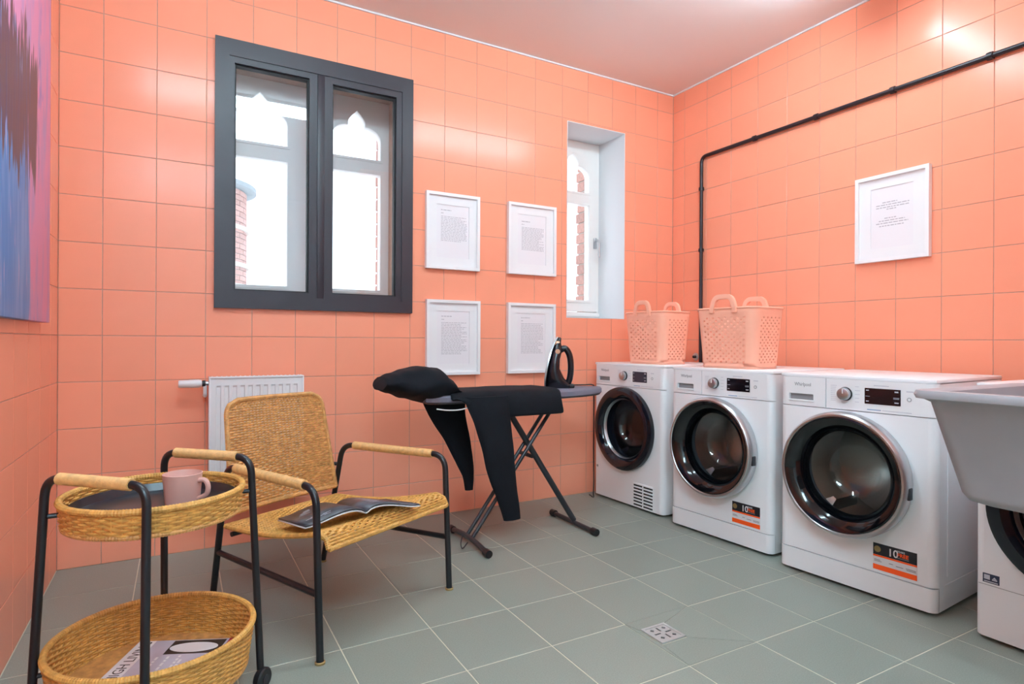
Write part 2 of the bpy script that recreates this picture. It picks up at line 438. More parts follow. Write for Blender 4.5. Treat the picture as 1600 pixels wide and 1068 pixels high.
# inner dark window in front of the box
w1 = thing('window_1', 'large two-light window with thick anthracite frame on the back wall', None, (0, 0, 0)); w1['kind'] = 'structure'
a0, a1, c0, c1 = -2.912, -1.940, 1.129, 2.405
L1 = rect(-2.828, -2.486, 1.216, 2.296); L2 = rect(-2.372, -2.033, 1.216, 2.292)
MB().plate([rect(a0, a1, c0, c1), rect(-2.852, -2.002, 1.190, 2.325)], -.022, .06).build('frame', 'dframe', w1)
MB().plate([rect(-2.852, -2.447, 1.190, 2.325), L1], -.017, .05).build('sash_frame', 'dframe', w1)
MB().plate([rect(-2.411, -2.002, 1.190, 2.325), L2], -.017, .05).build('sash_frame', 'dframe', w1)
MB().rbox(-2.4465, -2.4115, -.020, .05, 1.190, 2.325, .002).build('mullion', 'dframe', w1)
for L in (L1, L2):
    x0, x1, z0, z1 = L[0][0], L[1][0], L[0][1], L[2][1]
    MB().plate([rect(x0, x1, z0, z1), rect(x0+.007, x1-.007, z0+.007, z1-.007)], .0, .03).build('gasket', 'drubber', w1)
    MB().box(x0+.002, x1-.002, .016, .022, z0+.002, z1-.002).build('pane', 'pane', w1, smooth=0)
# outer white window behind it
w2 = thing('window_2', 'white outer casement pair with trefoil arched upper lights', None); w2['kind'] = 'structure'
sash(w2, -2.687, -2.885, -2.432, 1.175, 2.36)
sash(w2, -2.175, -2.430, -1.965, 1.175, 2.36)
# lining of the box between the two windows and niche lining
def lining(name, x0, x1, z0, z1, y0, y1):
    th = .012
    structure(MB().plate([rect(x0, x1, z0, z1), rect(x0+th, x1-th, z0+th, z1-th)], y0, y1).build(name, 'wplaster', smooth=0))
lining('trim_4', BW[0]+.02, BW[1]-.02, BW[2]+.02, BW[3]-.02, .055, OUT)
structure(MB().plate([rect(NW[0], NW[1], NW[2], NW[3]), rect(NW[0]+.004, NW[1]-.004, NW[2]+.004, NW[3]-.004)], -.0015, OUT).build('trim_5', 'wplaster', smooth=0))
w3 = thing('window_3', 'narrow white niche window with trefoil arched upper light and lever handle', None); w3['kind'] = 'structure'
MB().plate([rect(NW[0]+.003, NW[1]-.003, NW[2]+.003, NW[3]-.003), rect(NW[0]+.022, NW[1]-.022, NW[2]+.055, NW[3]-.018)], YO+.008, YO+.06).build('frame', 'wframe', w3)
sash(w3, -.677, NW[0]+.018, NW[1]-.016, 1.19, 2.367)
MB().rbox(NW[0]+.01, NW[1]-.01, YO-.016, YO+.03, 1.152, 1.178, .004).build('weather_bar', 'wframe', w3)
hd = MB().rbox(-.497, -.471, YO-.012, YO, 1.635, 1.712, .004).build('handle', 'chrome', w3)
MB().tube(fillet([(-.484, YO-.005, 1.69), (-.484, YO-.05, 1.69), (-.484, YO-.055, 1.57)], .02), .0085, 10).build('lever', 'chrome', hd)

# ------------------------------------------------------------------ outside: brick reveals and a brick turret
def brick_mesh(lx, ly, lz):
    return MB().box(0, lx, 0, ly, 0, lz)
outer = thing('wall_outside', 'red brick outer reveal seen through the narrow niche window', None); outer['kind'] = 'structure'
MB().box(-.500, -.2, OUT+.002, .445, 1.0, 2.7).build('mortar_core', 'mortar', outer, smooth=0)
bmx = MB().box(0, .12, 0, .235, 0, .064).build('brick', 'brick', outer, smooth=0).data
first = True
for k in range(21):
    z = 1.02+.075*k
    o = [c for c in outer.children if c.name == 'brick'][0] if k == 0 else link(bpy.data.objects.new('brick', bmx), outer)
    o.location = (-.508+random.uniform(-.002, .002), OUT+.004, z); o.scale = (1, .42 if k % 2 else .36, 1)
outer2 = thing('wall_street', 'red brick outer reveal at the far edge of the large window', None); outer2['kind'] = 'structure'
MB().box(-1.998, -1.85, OUT+.002, .46, 1.0, 2.7).build('mortar_core', 'mortar', outer2, smooth=0)
for k in range(21):
    z = 1.02+.075*k
    o = link(bpy.data.objects.new('brick', bmx), outer2); o.location = (-2.006+random.uniform(-.003, .003), OUT+.004, z); o.scale = (1, .4, 1)
# turret about nine metres away
tw = thing('brick_turret', 'round red brick turret with grey cap outside the large window', 'tower', (-2.98, 6.6, -3.0))
R0 = .80
MB().lathe([(R0-.02, 0), (R0-.02, 6.15)], 48).build('mortar_core', 'mortar', tw)
nb = 22
bt = MB()
for i in range(4):
    a0_, a1_ = -PI/nb*.94+2*PI/nb*.94*i/4, -PI/nb*.94+2*PI/nb*.94*(i+1)/4
    p = [(R0*math.cos(a), R0*math.sin(a)) for a in (a0_, a1_)]; q = [((R0-.04)*math.cos(a), (R0-.04)*math.sin(a)) for a in (a0_, a1_)]
    bt.plate([[q[0], p[0], p[1], q[1]]], 0, .066, 'z')
bto = bt.build('brick', 'brick', tw, smooth=0); bto.location = (0, 0, 4.6); bto.rotation_euler = (0, 0, -PI/2)
for k in range(20):
    for i in range(nb):
        a = (i+(.5 if k % 2 else 0))*2*PI/nb
        if not (-2.0 < ((a+PI) % (2*PI))-PI < .25): continue
        o = link(bpy.data.objects.new('brick', bto.data), tw); o.location = (0, 0, 4.6+.076*k); o.rotation_euler = (0, 0, a)
for zz in (4.72, 5.02, 5.55):
    MB().lathe([(R0, zz), (R0+.03, zz), (R0+.03, zz+.06), (R0, zz+.06)], 48).build('stone_band', 'mortar', tw)
MB().lathe([(R0-.05, 6.12), (R0+.13, 6.14), (R0+.13, 6.20), (R0+.05, 6.23), (.3, 6.38), (0, 6.45)], 48).build('cap', 'slate', tw)

# ------------------------------------------------------------------ washing machines
WD = 0.60
def front_strip(mb, x0, x1, z0, z1, y=0.0, r=.028, left=True, right=True, holes=(), th=.03):
    """front piece with softly rounded vertical edges"""
    xa = x0+r if left else x0; xb = x1-r if right else x1
    mb.plate([rect(xa, xb, z0, z1)]+list(holes), y, y+th)
    n = 6
    for on, xc, s in ((left, xa, -1), (right, xb, 1)):
        if not on: continue
        pts = [(xc+s*r*math.sin(PI/2*i/n), y+r-r*math.cos(PI/2*i/n)) for i in range(n+1)]
        vs = [(x, yy, z0) for x, yy in pts]+[(x, yy, z1) for x, yy in pts]
        k = n+1
        fs = [(i, i+1, k+i+1, k+i) for i in range(n)]
        vs += [(xc, y+r, z0), (xc, y+r, z1)]
        fs += [tuple(list(range(k))+[2*k]), tuple(list(range(2*k-1, k-1, -1))+[2*k+1])]
        mb.add(vs, fs)
    return mb
def make_machine(label, A, ang, kind):
    t = thing('tumble_dryer' if kind == 'dryer' else 'washing_machine', label, 'dryer' if kind == 'dryer' else 'washing machine', (A[0], A[1], 0), ang, 'white laundry machines along the wall')
    cx, cz = .288, .460
    D = .60
    # body shell (open at the door)
    s = MB()
    s.add([(0, .028, .014), (0, D, .014), (0, D, .832), (0, .028, .832)], [(0, 1, 2, 3)])
    s.add([(WD, .028, .014), (WD, D, .014), (WD, D, .832), (WD, .028, .832)], [(0, 1, 2, 3)])
    s.add([(0, D, .014), (WD, D, .014), (WD, D, .832), (0, D, .832)], [(0, 1, 2, 3)])
    s.add([(0, .028, .014), (WD, .028, .014), (WD, D, .014), (0, D, .014)], [(0, 1, 2, 3)])
    s.plate([rect(.002, WD-.002, .014, .832), circ(cx, cz, .232)], .026, .030)
    body = s.build('body', 'white', t)
    for x in (-.002, WD-.001):                  # pressed panel on the sides
        MB().rbox(x, x+.003, .09, D-.06, .13, .68, .0014, 1).build('side_pressing', 'white', body)
        MB().rbox(x, x+.003, .06, D-.04, .055, .105, .0014, 1).build('side_pressing', 'white', body)
    # top
    MB().rbox(0, WD, .004, D+.01, .8325, .848, .006).build('worktop', 'white', t)
    hole = circ(cx, cz, .236, 64)
    z0 = .102 if kind == 'washer' else .014
    front_strip(MB(), 0, WD, z0, .7085, holes=[hole]).build('front_panel', 'white', t)
    if kind == 'washer':
        front_strip(MB(), 0, WD, .014, .0985, y=-.003).build('kick_plate', 'white', t)
    # control panel
    if kind == 'dryer':
        cp = front_strip(MB(), 0, WD, .7115, .8325, holes=[rect(.042, .148, .735, .762)]).build('control_panel', 'white2', t)
        hold = cp
    else:
        hold = front_strip(MB(), 0, .2005, .7115, .8325, right=False, holes=[rrect(.042, .149, .733, .762, .004, 3)]).build('detergent_drawer', 'white2', t)
        cp = front_strip(MB(), .2035, WD, .7115, .8325, left=False).build('control_panel', 'white2', t)
    MB().add([(.04, .012, .73), (.151, .012, .73), (.151, .012, .765), (.04, .012, .765), (.04, .0, .73), (.151, 0, .73)], [(0, 1, 2, 3), (0, 1, 5, 4)]).build('grip_recess', 'seam', hold)
    MB().rbox(.040, .151, -.003, .010, .729, .737, .002).build('grip_lip', 'white2', hold)
    text('Whirlpool', .021, 'print', hold, T(.066, -.0004, .795) @ FRONT, 'logo', fit=.072)
    # knob
    k = MB().lathe([(.0, -.026), (.021, -.026), (.0235, -.0245), (.0245, -.02), (.0255, 0)], 32, (.282, 0, .775), 'y').build('program_knob', 'chrome', cp)
    MB().lathe([(.0255, 0), (.0275, -.004), (.0265, -.010), (.0235, -.010)], 32, (.282, 0, .775), 'y').build('knob_ring', 'black', k)
    MB().box(.2805, .2835, -.0275, -.0255, .777, .796).build('pointer', 'white2', k)
    # display
    dx0, dx1 = (.355, .483) if kind != 'dryer' else (.354, .470)
    d = MB().rbox(dx0, dx1, -.0025, .001, .743, .804, .001, 1).build('display', 'display' if kind != 'dryer' else 'display2', cp)
    mk = MB()
    for (a, b_, c, hgt) in ((.006, .016, .794, .003), (.108, .121, .792, .005), (.004, .020, .772, .0012), (.104, .124, .768, .0012), (.104, .124, .772, .0012), (.006, .016, .752, .003), (.108, .122, .752, .004)):
        if kind != 'dryer' or True: mk.box(dx0+a*(dx1-dx0)/.128, dx0+b_*(dx1-dx0)/.128, -.0031, -.0024, c, c+hgt)
    mk.build('display_marks', 'printl', d, smooth=0)
    MB().lathe([(.0055, -.001), (.0075, -.0015), (.0075, 0)], 20, (.512, 0, .770), 'y').build('power_button', 'print', cp)
    pr = MB(); rr = random.Random(3)
    for i in range(9):
        pr.box(.222, .222+rr.uniform(.018, .026), -.0006, .0002, .745+.0075*i, .7468+.0075*i)
        if i % 2 == 0: pr.box(.318, .318+rr.uniform(.010, .020), -.0006, .0002, .745+.0075*i, .7468+.0075*i)
    pr.box(.388, .442, -.0006, .0002, .813, .816); pr.box(.502, .526, -.0006, .0002, .797, .801)
    pr.build('program_print', 'printl', cp, smooth=0)
    MB().box(.364, .414, -.0006, .0002, .7195, .7225).build('model_print', 'printblue', cp, smooth=0)
    MB().box(.419, .520, -.0006, .0002, .7198, .7222).build('model_print', 'printl', cp, smooth=0)
    # door
    o = (cx, 0, cz)
    if kind == 'washer':
        dr = MB().lathe([(.226, -.0), (.240, -.004), (.246, -.020), (.246, -.050), (.242, -.062), (.236, -.068), (.229, -.068), (.226, -.064), (.226, -.02)], 72, o, 'y').build('door', 'chrome', t)
        MB().lathe([(.228, -.064), (.222, -.066), (.205, -.060), (.185, -.042), (.171, -.022), (.166, -.004), (.166, .02)], 72, o, 'y').build('door_ring', 'blackgloss', dr)
        MB().lathe([(.169, -.018), (.164, .012), (.156, .05), (.142, .09), (.118, .118), (.085, .132), (.04, .139), (.0, .14)], 56, o, 'y').build('door_bowl', 'bowl', dr)
        MB().lathe([(.0, -.0035), (.0045, -.0035), (.0055, 0)], 14, (cx+.118, -.064, cz+.201), 'y').build('release_dot', 'black', dr)
        MB().rbox(cx+.232, cx+.249, -.052, -.026, cz-.05, cz-.005, .004).build('door_grip', 'darkgrey', dr)
    else:
        R = .250
        dr = MB().lathe([(.226, 0), (R-.004, -.002), (R, -.014), (R-.004, -.030), (R-.020, -.040), (R-.045, -.040), (.190, -.028), (.180, -.014), (.178, .01)], 72, o, 'y').build('door', 'navygloss', t)
        MB().lathe([(.182, -.016), (.176, .012), (.168, .05), (.150, .095), (.12, .125), (.08, .14), (.0, .147)], 56, o, 'y').build('door_bowl', 'bowldark', dr)
        MB().lathe([(.174, .004), (.178, -.004), (.181, -.010), (.179, -.013), (.175, -.006), (.171, .004)], 56, o, 'y').build('door_trim', 'chrome', dr)
    # gasket and drum
    MB().lathe([(.232, .006), (.232, .03), (.205, .045), (.188, .05), (.190, .075), (.245, .08)], 56, o, 'y').build('door_gasket', 'rubbergrey', t)
    dm = MB().lathe([(.245, .075), (.247, .09), (.247, .36), (.235, .385), (.10, .392), (.07, .385), (.0, .38)], 64, o, 'y').build('drum', 'steel', t)
    for i in range(3):
        a = PI/2+.35+i*2*PI/3
        mb = MB(); ca, sa = math.cos(a), math.sin(a)
        def P(r, tt, y): return (cx+r*ca-tt*sa, y, cz+r*sa+tt*ca)
        vs = [P(.247, -.03, .11), P(.247, .03, .11), P(.19, .008, .14), P(.19, -.008, .14), P(.247, -.03, .35), P(.247, .03, .35), P(.19, .008, .33), P(.19, -.008, .33)]
        mb.add(vs, [(0, 1, 2, 3), (4, 5, 6, 7), (0, 3, 7, 4), (3, 2, 6, 7), (2, 1, 5, 6)]).build('drum_paddle', 'steel', dm)
    # feet
    for fxp in (.05, WD-.05):
        for fyp in (.06, D-.06):
            MB().lathe([(0, 0), (.02, 0), (.02, .008), (.012, .010), (.012, .016)], 16, (fxp, fyp, 0)).build('foot', 'black', t)
    return t, cp
def energy_sticker(t):
    s = MB().rbox(.389, .541, -.0011, .0, .113, .214, .0005, 1).build('sticker', 'mwhite', t)
    MB().box(.3895, .5405, -.0018, -.001, .170, .2135).build('black_band', 'sblack', s, smooth=0)
    MB().box(.3895, .5405, -.0018, -.001, .163, .1695).build('orange_line', 'orange', s, smooth=0)
    MB().box(.3895, .5405, -.0018, -.001, .1135, .133).build('orange_band', 'orange', s, smooth=0)
    MB().plate([circ(.405, .192, .012, 20)], -.0024, -.0017).build('emblem', 'brass', s, smooth=0)
    text('10', .040, 'mwhite', s, T(.441, -.0021, .177) @ FRONT, 'lettering', fit=.030, bold=.0006)
    text('YEARS', .010, 'mwhite', s, T(.474, -.0021, .199) @ FRONT, 'lettering', fit=.026)
    text('FREE', .019, 'orange', s, T(.474, -.0021, .183) @ FRONT, 'lettering', fit=.038, bold=.0004)
    mk = MB()
    for a, b_, z in ((.474, .514, .177), (.394, .415, .150), (.394, .42, .145), (.446, .46, .147), (.47, .495, .144), (.504, .537, .146), (.506, .537, .141)):
        mk.box(a, b_, -.0022, -.0016, z, z+.0022)
    mk.build('small_print', 'print', s, smooth=0)
mA, cpA = make_machine('white tumble dryer in the corner with all-dark round door and vent grille', (-.729, -.061), math.radians(-87.85), 'dryer')
# dryer vent grille, service label
g = MB().box(.366, .520, -.0006, .0, .013+.006, .150).build('vent_grille', 'black', mA, smooth=0)
for k in range(8):
    z = .019+.0187*k
    o = MB().rbox(.364, .522, -.004, .001, z-.0045, z+.0045, .001, 1).build('slat', 'white', g)
MB().rbox(.440, .447, -.004, .001, .019, .150, .001, 1).build('slat_rib', 'white', g)
MB().rbox(.028, .042, -.0012, 0, .186, .200, .0004, 1).build('badge', 'print', mA)
mB, cpB = make_machine('white washing machine with chrome-rimmed door next to the dryer, larger basket on top', (-.736, -.752), math.radians(-86.68), 'washer')
energy_sticker(mB)
mC, cpC = make_machine('white washing machine with nothing on top between two other washers', (-.746, -1.425), math.radians(-85.9), 'washer')
energy_sticker(mC)
mD, cpD = make_machine('white washing machine half hidden under the grey sink at the right edge', (-.726, -2.150), math.radians(-89.4), 'dryer')
mD.name = 'washing_machine'; mD['category'] = 'washing machine'
s = MB().rbox(.024, .070, -.0012, 0, .192, .222, .0005, 1).build('energy_badge', 'sblue', mD)
mk = MB(); mk.box(.028, .044, -.0018, -.001, .203, .218); mk.box(.050, .064, -.0018, -.001, .203, .207)
mk.add([(.051, -.0018, .208), (.063, -.0018, .208), (.057, -.0018, .215)], [(0, 1, 2)]); mk.box(.028, .066, -.0018, -.001, .195, .198)
mk.build('badge_print', 'printl', s, smooth=0)
MB().box(.012, .588, -.0008, .0, .1838, .1852).build('panel_seam', 'seam', mD, smooth=0)

# ------------------------------------------------------------------ grey sink over the right edge
t = thing('utility_sink', 'grey plastic utility sink with tapered basin in front of the rightmost washer', 'sink', (-1.13, -2.58, .86))
def sinkloop(hx, hy, z, r, cy=0): return [(x, y+cy, z) for x, y in rrect(-hx, hx, -hy, hy, r, 6)]
def loft(loops, cap_last=True, cap_first=False):
    mb = MB(); n = len(loops[0])
    vs = [p for L in loops for p in L]; fs = []
    for i in range(len(loops)-1):
        for j in range(n):
            j2 = (j+1) % n; fs.append((i*n+j, i*n+j2, (i+1)*n+j2, (i+1)*n+j))
    if cap_last: fs.append(tuple(range((len(loops)-1)*n, len(loops)*n)))
    if cap_first: fs.append(tuple(range(n)))
    return mb.add(vs, fs)
outer_l = [sinkloop(.287, .262, -.022, .03), sinkloop(.275, .25, -.03, .03), sinkloop(.222, .207, -.255, .04), sinkloop(.212, .197, -.272, .04), sinkloop(.19, .175, -.280, .04)]
inner_l = [sinkloop(.255, .23, -.004, .03), sinkloop(.235, .21, -.12, .035), sinkloop(.205, .185, -.24, .05), sinkloop(.15, .14, -.258, .05)]
loft(outer_l).build('basin_outside', 'sink', t, smooth=50)
loft(inner_l).build('basin_inside', 'sink', t, smooth=50)
loft([sinkloop(.287, .262, -.022, .03), sinkloop(.300, .275, -.020, .035), sinkloop(.304, .279, -.010, .037), sinkloop(.300, .275, .0, .035), sinkloop(.265, .24, .0, .03), sinkloop(.255, .23, -.004, .03)], cap_last=False).build('rim', 'sink', t, smooth=50)
MB().rbox(-.30, .30, -.28, -.255, -.06, .05, .008).build('wall_flange', 'sink', t)

# ------------------------------------------------------------------ conduit
t = thing('conduit', 'black conduit running along the coral right wall and down behind the machines', 'pipe')
pr = .0115; px = -.017
MB().tube(fillet([(px, -.280, .35), (px, -.280, 2.213), (px, WY+.01, 2.213)], .045, 8), pr, 12).build('tube', 'pipe', t)
for y in (-.70, -1.10, -1.50, -1.90, -2.30, -2.70):
    c = MB().lathe([(pr, -.011), (.0165, -.011), (.0175, 0), (.0165, .011), (pr, .011)], 16, (px, y, 2.213), 'y')
    c.box(px, 0, y-.009, y+.009, 2.203, 2.223); c.build('clip', 'pipe', t)
for z in (2.0, 1.592, 1.19):
    c = MB().lathe([(pr, -.010), (.0165, -.010), (.0175, 0), (.0165, .010), (pr, .010)], 16, (px, -.280, z), 'z')
    c.box(px, 0, -.289, -.271, z-.009, z+.009); c.build('clip', 'pipe', t)
t = thing('wall_valve', 'small round chrome wall fitting between the two baskets', 'fitting', (0, -.221, .88))
MB().lathe([(0, -.004), (.024, -.004), (.026, 0)], 24, (0, 0, 0), 'x').build('rosette', 'zinc', t)
MB().lathe([(0, -.022), (.009, -.022), (.010, -.004)], 16, (0, 0, 0), 'x').build('spindle', 'darkgrey', t)

# ------------------------------------------------------------------ laundry baskets
def laundry_basket(label, loc, rz, hx, hy, H, handle_w, nx, ny, nz):
    """tapered box of rounded plan; half sizes at the top hx, hy; perforated walls; handles on the +-x walls"""
    t = thing('laundry_basket', label, 'basket', loc, rz, 'peach plastic laundry baskets')
    tap = .86
    def S(p, z):                 # p: perimeter parameter list
        k = tap+(1-tap)*z/H
        return (p[0]*k, p[1]*k, z)
    r = .05
    # perimeter samples: straight walls in cells, corners in 4 smooth cells
    per = []
    def seg(ax, ay, bx, by, n, hol):
        for i in range(n): per.append(((ax+(bx-ax)*i/n, ay+(by-ay)*i/n), hol))
    def arc(cx, cy, a):
        for i in range(4): th = a+PI/2*i/4; per.append(((cx+r*math.cos(th), cy+r*math.sin(th)), False))
    seg(hx, -hy+r, hx, hy-r, ny, True); arc(hx-r, hy-r, 0)
    seg(hx-r, hy, -hx+r, hy, nx, True); arc(-hx+r, hy-r, PI/2)
    seg(-hx, hy-r, -hx, -hy+r, ny, True); arc(-hx+r, -hy+r, PI)
    seg(-hx+r, -hy, hx-r, -hy, nx, True); arc(hx-r, -hy+r, -PI/2)
    n = len(per); mb = MB()
    zs = [0, .028*H/.3]+[(.04+(.86-.04)*i/nz)*H for i in range(nz+1)]+[.93*H, H]
    vs = [S(p, z) for z in zs for p, _ in per]; fs = []; rows = len(zs)
    for k in range(rows-1):
        for i in range(n):
            i2 = (i+1) % n; a, b_, c, d = k*n+i, k*n+i2, (k+1)*n+i2, (k+1)*n+i
            hole = per[i][1] and 2 <= k < 2+nz and (i+k) % 2 == 0
            if not hole: fs.append((a, b_, c, d)); continue
            P = [Vector(vs[q]) for q in (a, b_, c, d)]; ctr = sum(P, Vector())/4
            base = len(vs)
            for q in range(4):
                mid = (P[q]+P[(q+1) % 4])/2; vs.append(tuple(ctr+(mid-ctr)*.80))
            cr = (a, b_, c, d)
            for q in range(4):
                fs.append((cr[q], cr[(q+1) % 4], base+q)); fs.append((cr[(q+1) % 4], base+(q+1) % 4, base+q))
    o = MB().add(vs, fs).build('basket_wall', 'basket', t, smooth=40)
    sm = o.modifiers.new('thickness', 'SOLIDIFY'); sm.thickness = .0028; sm.offset = -1
    MB().plate([[(p[0]*tap, p[1]*tap) for p, _ in per]], 0, .004, 'z').build('basket_floor', 'basket', t, smooth=0)
    rim = MB().tube([S(p, H) for p, _ in per], .005, 8, closed=True); rim.build('rim', 'basket', t)
    for s in (-1, 1):
        hw = handle_w/2
        pts = fillet([(s*hx, -hw, H-.022), (s*hx, -hw, H-.005), (s*hx, -hw*.72, H+.058), (s*hx, hw*.72, H+.058), (s*hx, hw, H-.005), (s*hx, hw, H-.022)], .03, 5)
        vs = []; fs = []
        for i, p in enumerate(pts):
            a = pts[max(i-1, 0)]; c = pts[min(i+1, len(pts)-1)]; tn = (c-a).normalized(); nn = Vector((1, 0, 0)).cross(tn)
            for dx, dn in ((-.008, -.012), (.008, -.012), (.010, 0), (.008, .012), (-.008, .012), (-.010, 0)): vs.append(p+Vector((dx, 0, 0))+nn*dn)
        m_ = len(pts)
        for i in range(m_-1):
            for j in range(6): fs.append((i*6+j, i*6+(j+1) % 6, (i+1)*6+(j+1) % 6, (i+1)*6+j))
        fs += [tuple(range(6)), tuple(range((m_-1)*6, m_*6))]
        MB().add(vs, fs).build('handle', 'basket', t, smooth=50)
    return t
laundry_basket('smaller peach perforated laundry basket standing on the tumble dryer', (-.545, -.435, .848), math.radians(3), .125, .165, .305, .115, 9, 11, 18)
laundry_basket('larger peach perforated laundry basket standing on the washing machine beside the dryer', (-.550, -1.040, .848), math.radians(4), .130, .180, .30, .135, 10, 14, 18)

# ------------------------------------------------------------------ framed notices
def notice(label, loc, rz, wd, ht, lines, pw=.2, ph=.3, seed=1, centre=False):
    t = thing('framed_notice', label, 'picture', loc, rz, 'framed notices on the coral tiles')
    hw, hh = wd/2, ht/2; fwid = .017
    MB().plate([rect(-hw, hw, -hh, hh), rect(-hw+fwid, hw-fwid, -hh+fwid, hh-fwid)], -.026, 0).build('frame', 'pframe', t)
    mo = MB().plate([rect(-hw+fwid-.002, hw-fwid+.002, -hh+fwid-.002, hh-fwid+.002), rect(-pw/2, pw/2, -ph/2, ph/2)], -.013, -.010).build('mount', 'mount', t)
    MB().box(-pw/2-.005, pw/2+.005, -.0095, -.006, -ph/2-.005, ph/2+.005).build('sheet', 'paper', t, smooth=0)
    R = random.Random(seed); mb = MB()
    for (z, a, b_, hgt) in lines:
        x = a*pw/2
        xe = b_*pw/2
        while x < xe:                       # words
            wl = min(R.uniform(.007, .022), xe-x)
            mb.box(x, x+wl, -.0102, -.0094, z*ph/2-hgt/2, z*ph/2+hgt/2); x += wl+.004
    tag(mb.build('printed_lines', 'ink', t, smooth=0), kind='stuff')
    return t
def lines_for(seed, top, n, bottom):
    R = random.Random(seed); L = [(top, -.72, -.1, .0042), (top-.12, -.72, -.55, .0035)]
    for i in range(n):
        z = top-.24-(top-.24-bottom)*i/(n-1)
        L.append((z, -.72, R.choice([.85, .82, .7, .88, .5, .86]), .0028))
    return L
notice('white framed notice, upper left of the four on the back wall', (-1.697, 0, 1.598), 0, .330, .430, lines_for(1, .80, 17, -.35), seed=1)
notice('white framed notice, upper right of the four, beside the niche window', (-1.172, 0, 1.598), 0, .340, .430, lines_for(2, .72, 18, -.42), seed=2)
notice('white framed notice, lower left of the four, behind the ironing board', (-1.692, 0, .998), 0, .330, .424, lines_for(3, .80, 21, -.62), seed=3)
notice('white framed notice, lower right of the four, behind the iron', (-1.173, 0, .998), 0, .338, .424, lines_for(4, .82, 20, -.60), seed=4)
notice('single white framed notice hanging on the right wall below the conduit', (0, -1.494, 1.598), -PI/2, .346, .430,
       [(.50, -.45, .25, .004), (.42, -.75, .80, .004), (.34, -.75, .78, .004), (.27, -.25, .2, .004), (-.02, -.35, .2, .004), (-.10, -.62, .6, .004), (-.18, -.75, .75, .004), (-.27, -.6, .55, .004)], seed=5)

# ------------------------------------------------------------------ radiator
t = thing('radiator', 'white panel radiator with vertical flutes behind the wicker chair', 'radiator', (-2.728, 0, .22))
hw, z0, z1 = .203, 0, .588
nfl = 11
prof = [(-hw, -.1)]
for i in range(nfl):
    c = -hw+.036+(2*hw-.072)*i/(nfl-1)
    prof += [(c-.0105, -.1), (c-.0075, -.095), (c+.0075, -.095), (c+.0105, -.1)]
prof.append((hw, -.1))
vs = []; fs = []
zz = [.02, .045, .052, z1-.048, z1-.040, z1-.004]
for iz, z in enumerate(zz):
    for x, y in prof: vs.append((x, y if 2 <= iz <= 3 else -.1, z))
n = len(prof)
for k in range(len(zz)-1):
    for i in range(n-1): fs.append((k*n+i, k*n+i+1, (k+1)*n+i+1, (k+1)*n+i))
MB().add(vs, fs).build('front_panel', 'radiator', t, smooth=30)
MB().rbox(-hw+.004, hw-.004, -.048, -.036, .02, z1-.01, .004).build('rear_panel', 'radiator', t)
for s in (-1, 1): MB().rbox(s*hw-.004, s*hw+.004, -.104, -.03, .012, z1, .002).build('side_cover', 'radiator', t)
tp = MB().rbox(-hw, hw, -.105, -.097, z1-.008, z1+.002, .002).build('top_grille', 'radiator', t)
for i in range(20):
    x = -hw+.012+(2*hw-.024)*i/19; MB().box(x-.003, x+.003, -.1, -.03, z1-.004, z1).build('grille_bar', 'radiator', tp, smooth=0)
MB().rbox(-hw, hw, -.1, -.03, .012, .022, .002).build('bottom_edge', 'radiator', t)
vlv = MB().tube([(-hw-.002, -.066, .558), (-hw-.03, -.066, .558)], .011, 12).build('valve', 'chrome', t)
MB().lathe([(.0, -.030), (.014, -.030), (.0145, -.022), (.0145, -.018), (.012, -.016)], 16, (-hw, -.066, .558), 'x').build('valve_collar', 'darkgrey', vlv)
MB().lathe([(0, -.125), (.014, -.125), (.017, -.120), (.0175, -.085), (.0185, -.080), (.0185, -.045), (.016, -.032), (0, -.030)], 20, (-hw, -.066, .558), 'x').build('thermostat_head', 'radiator', vlv)
MB().tube(fillet([(-hw-.018, -.066, .555), (-hw-.018, -.066, .50), (-hw-.018, 0.0, .50)], .02), .008, 10).build('supply_pipe', 'radiator', vlv)
for s in (-1, 1): MB().rbox(s*.13-.015, s*.13+.015, -.04, 0.0, .42, .47, .003).build('bracket', 'radiator', t)

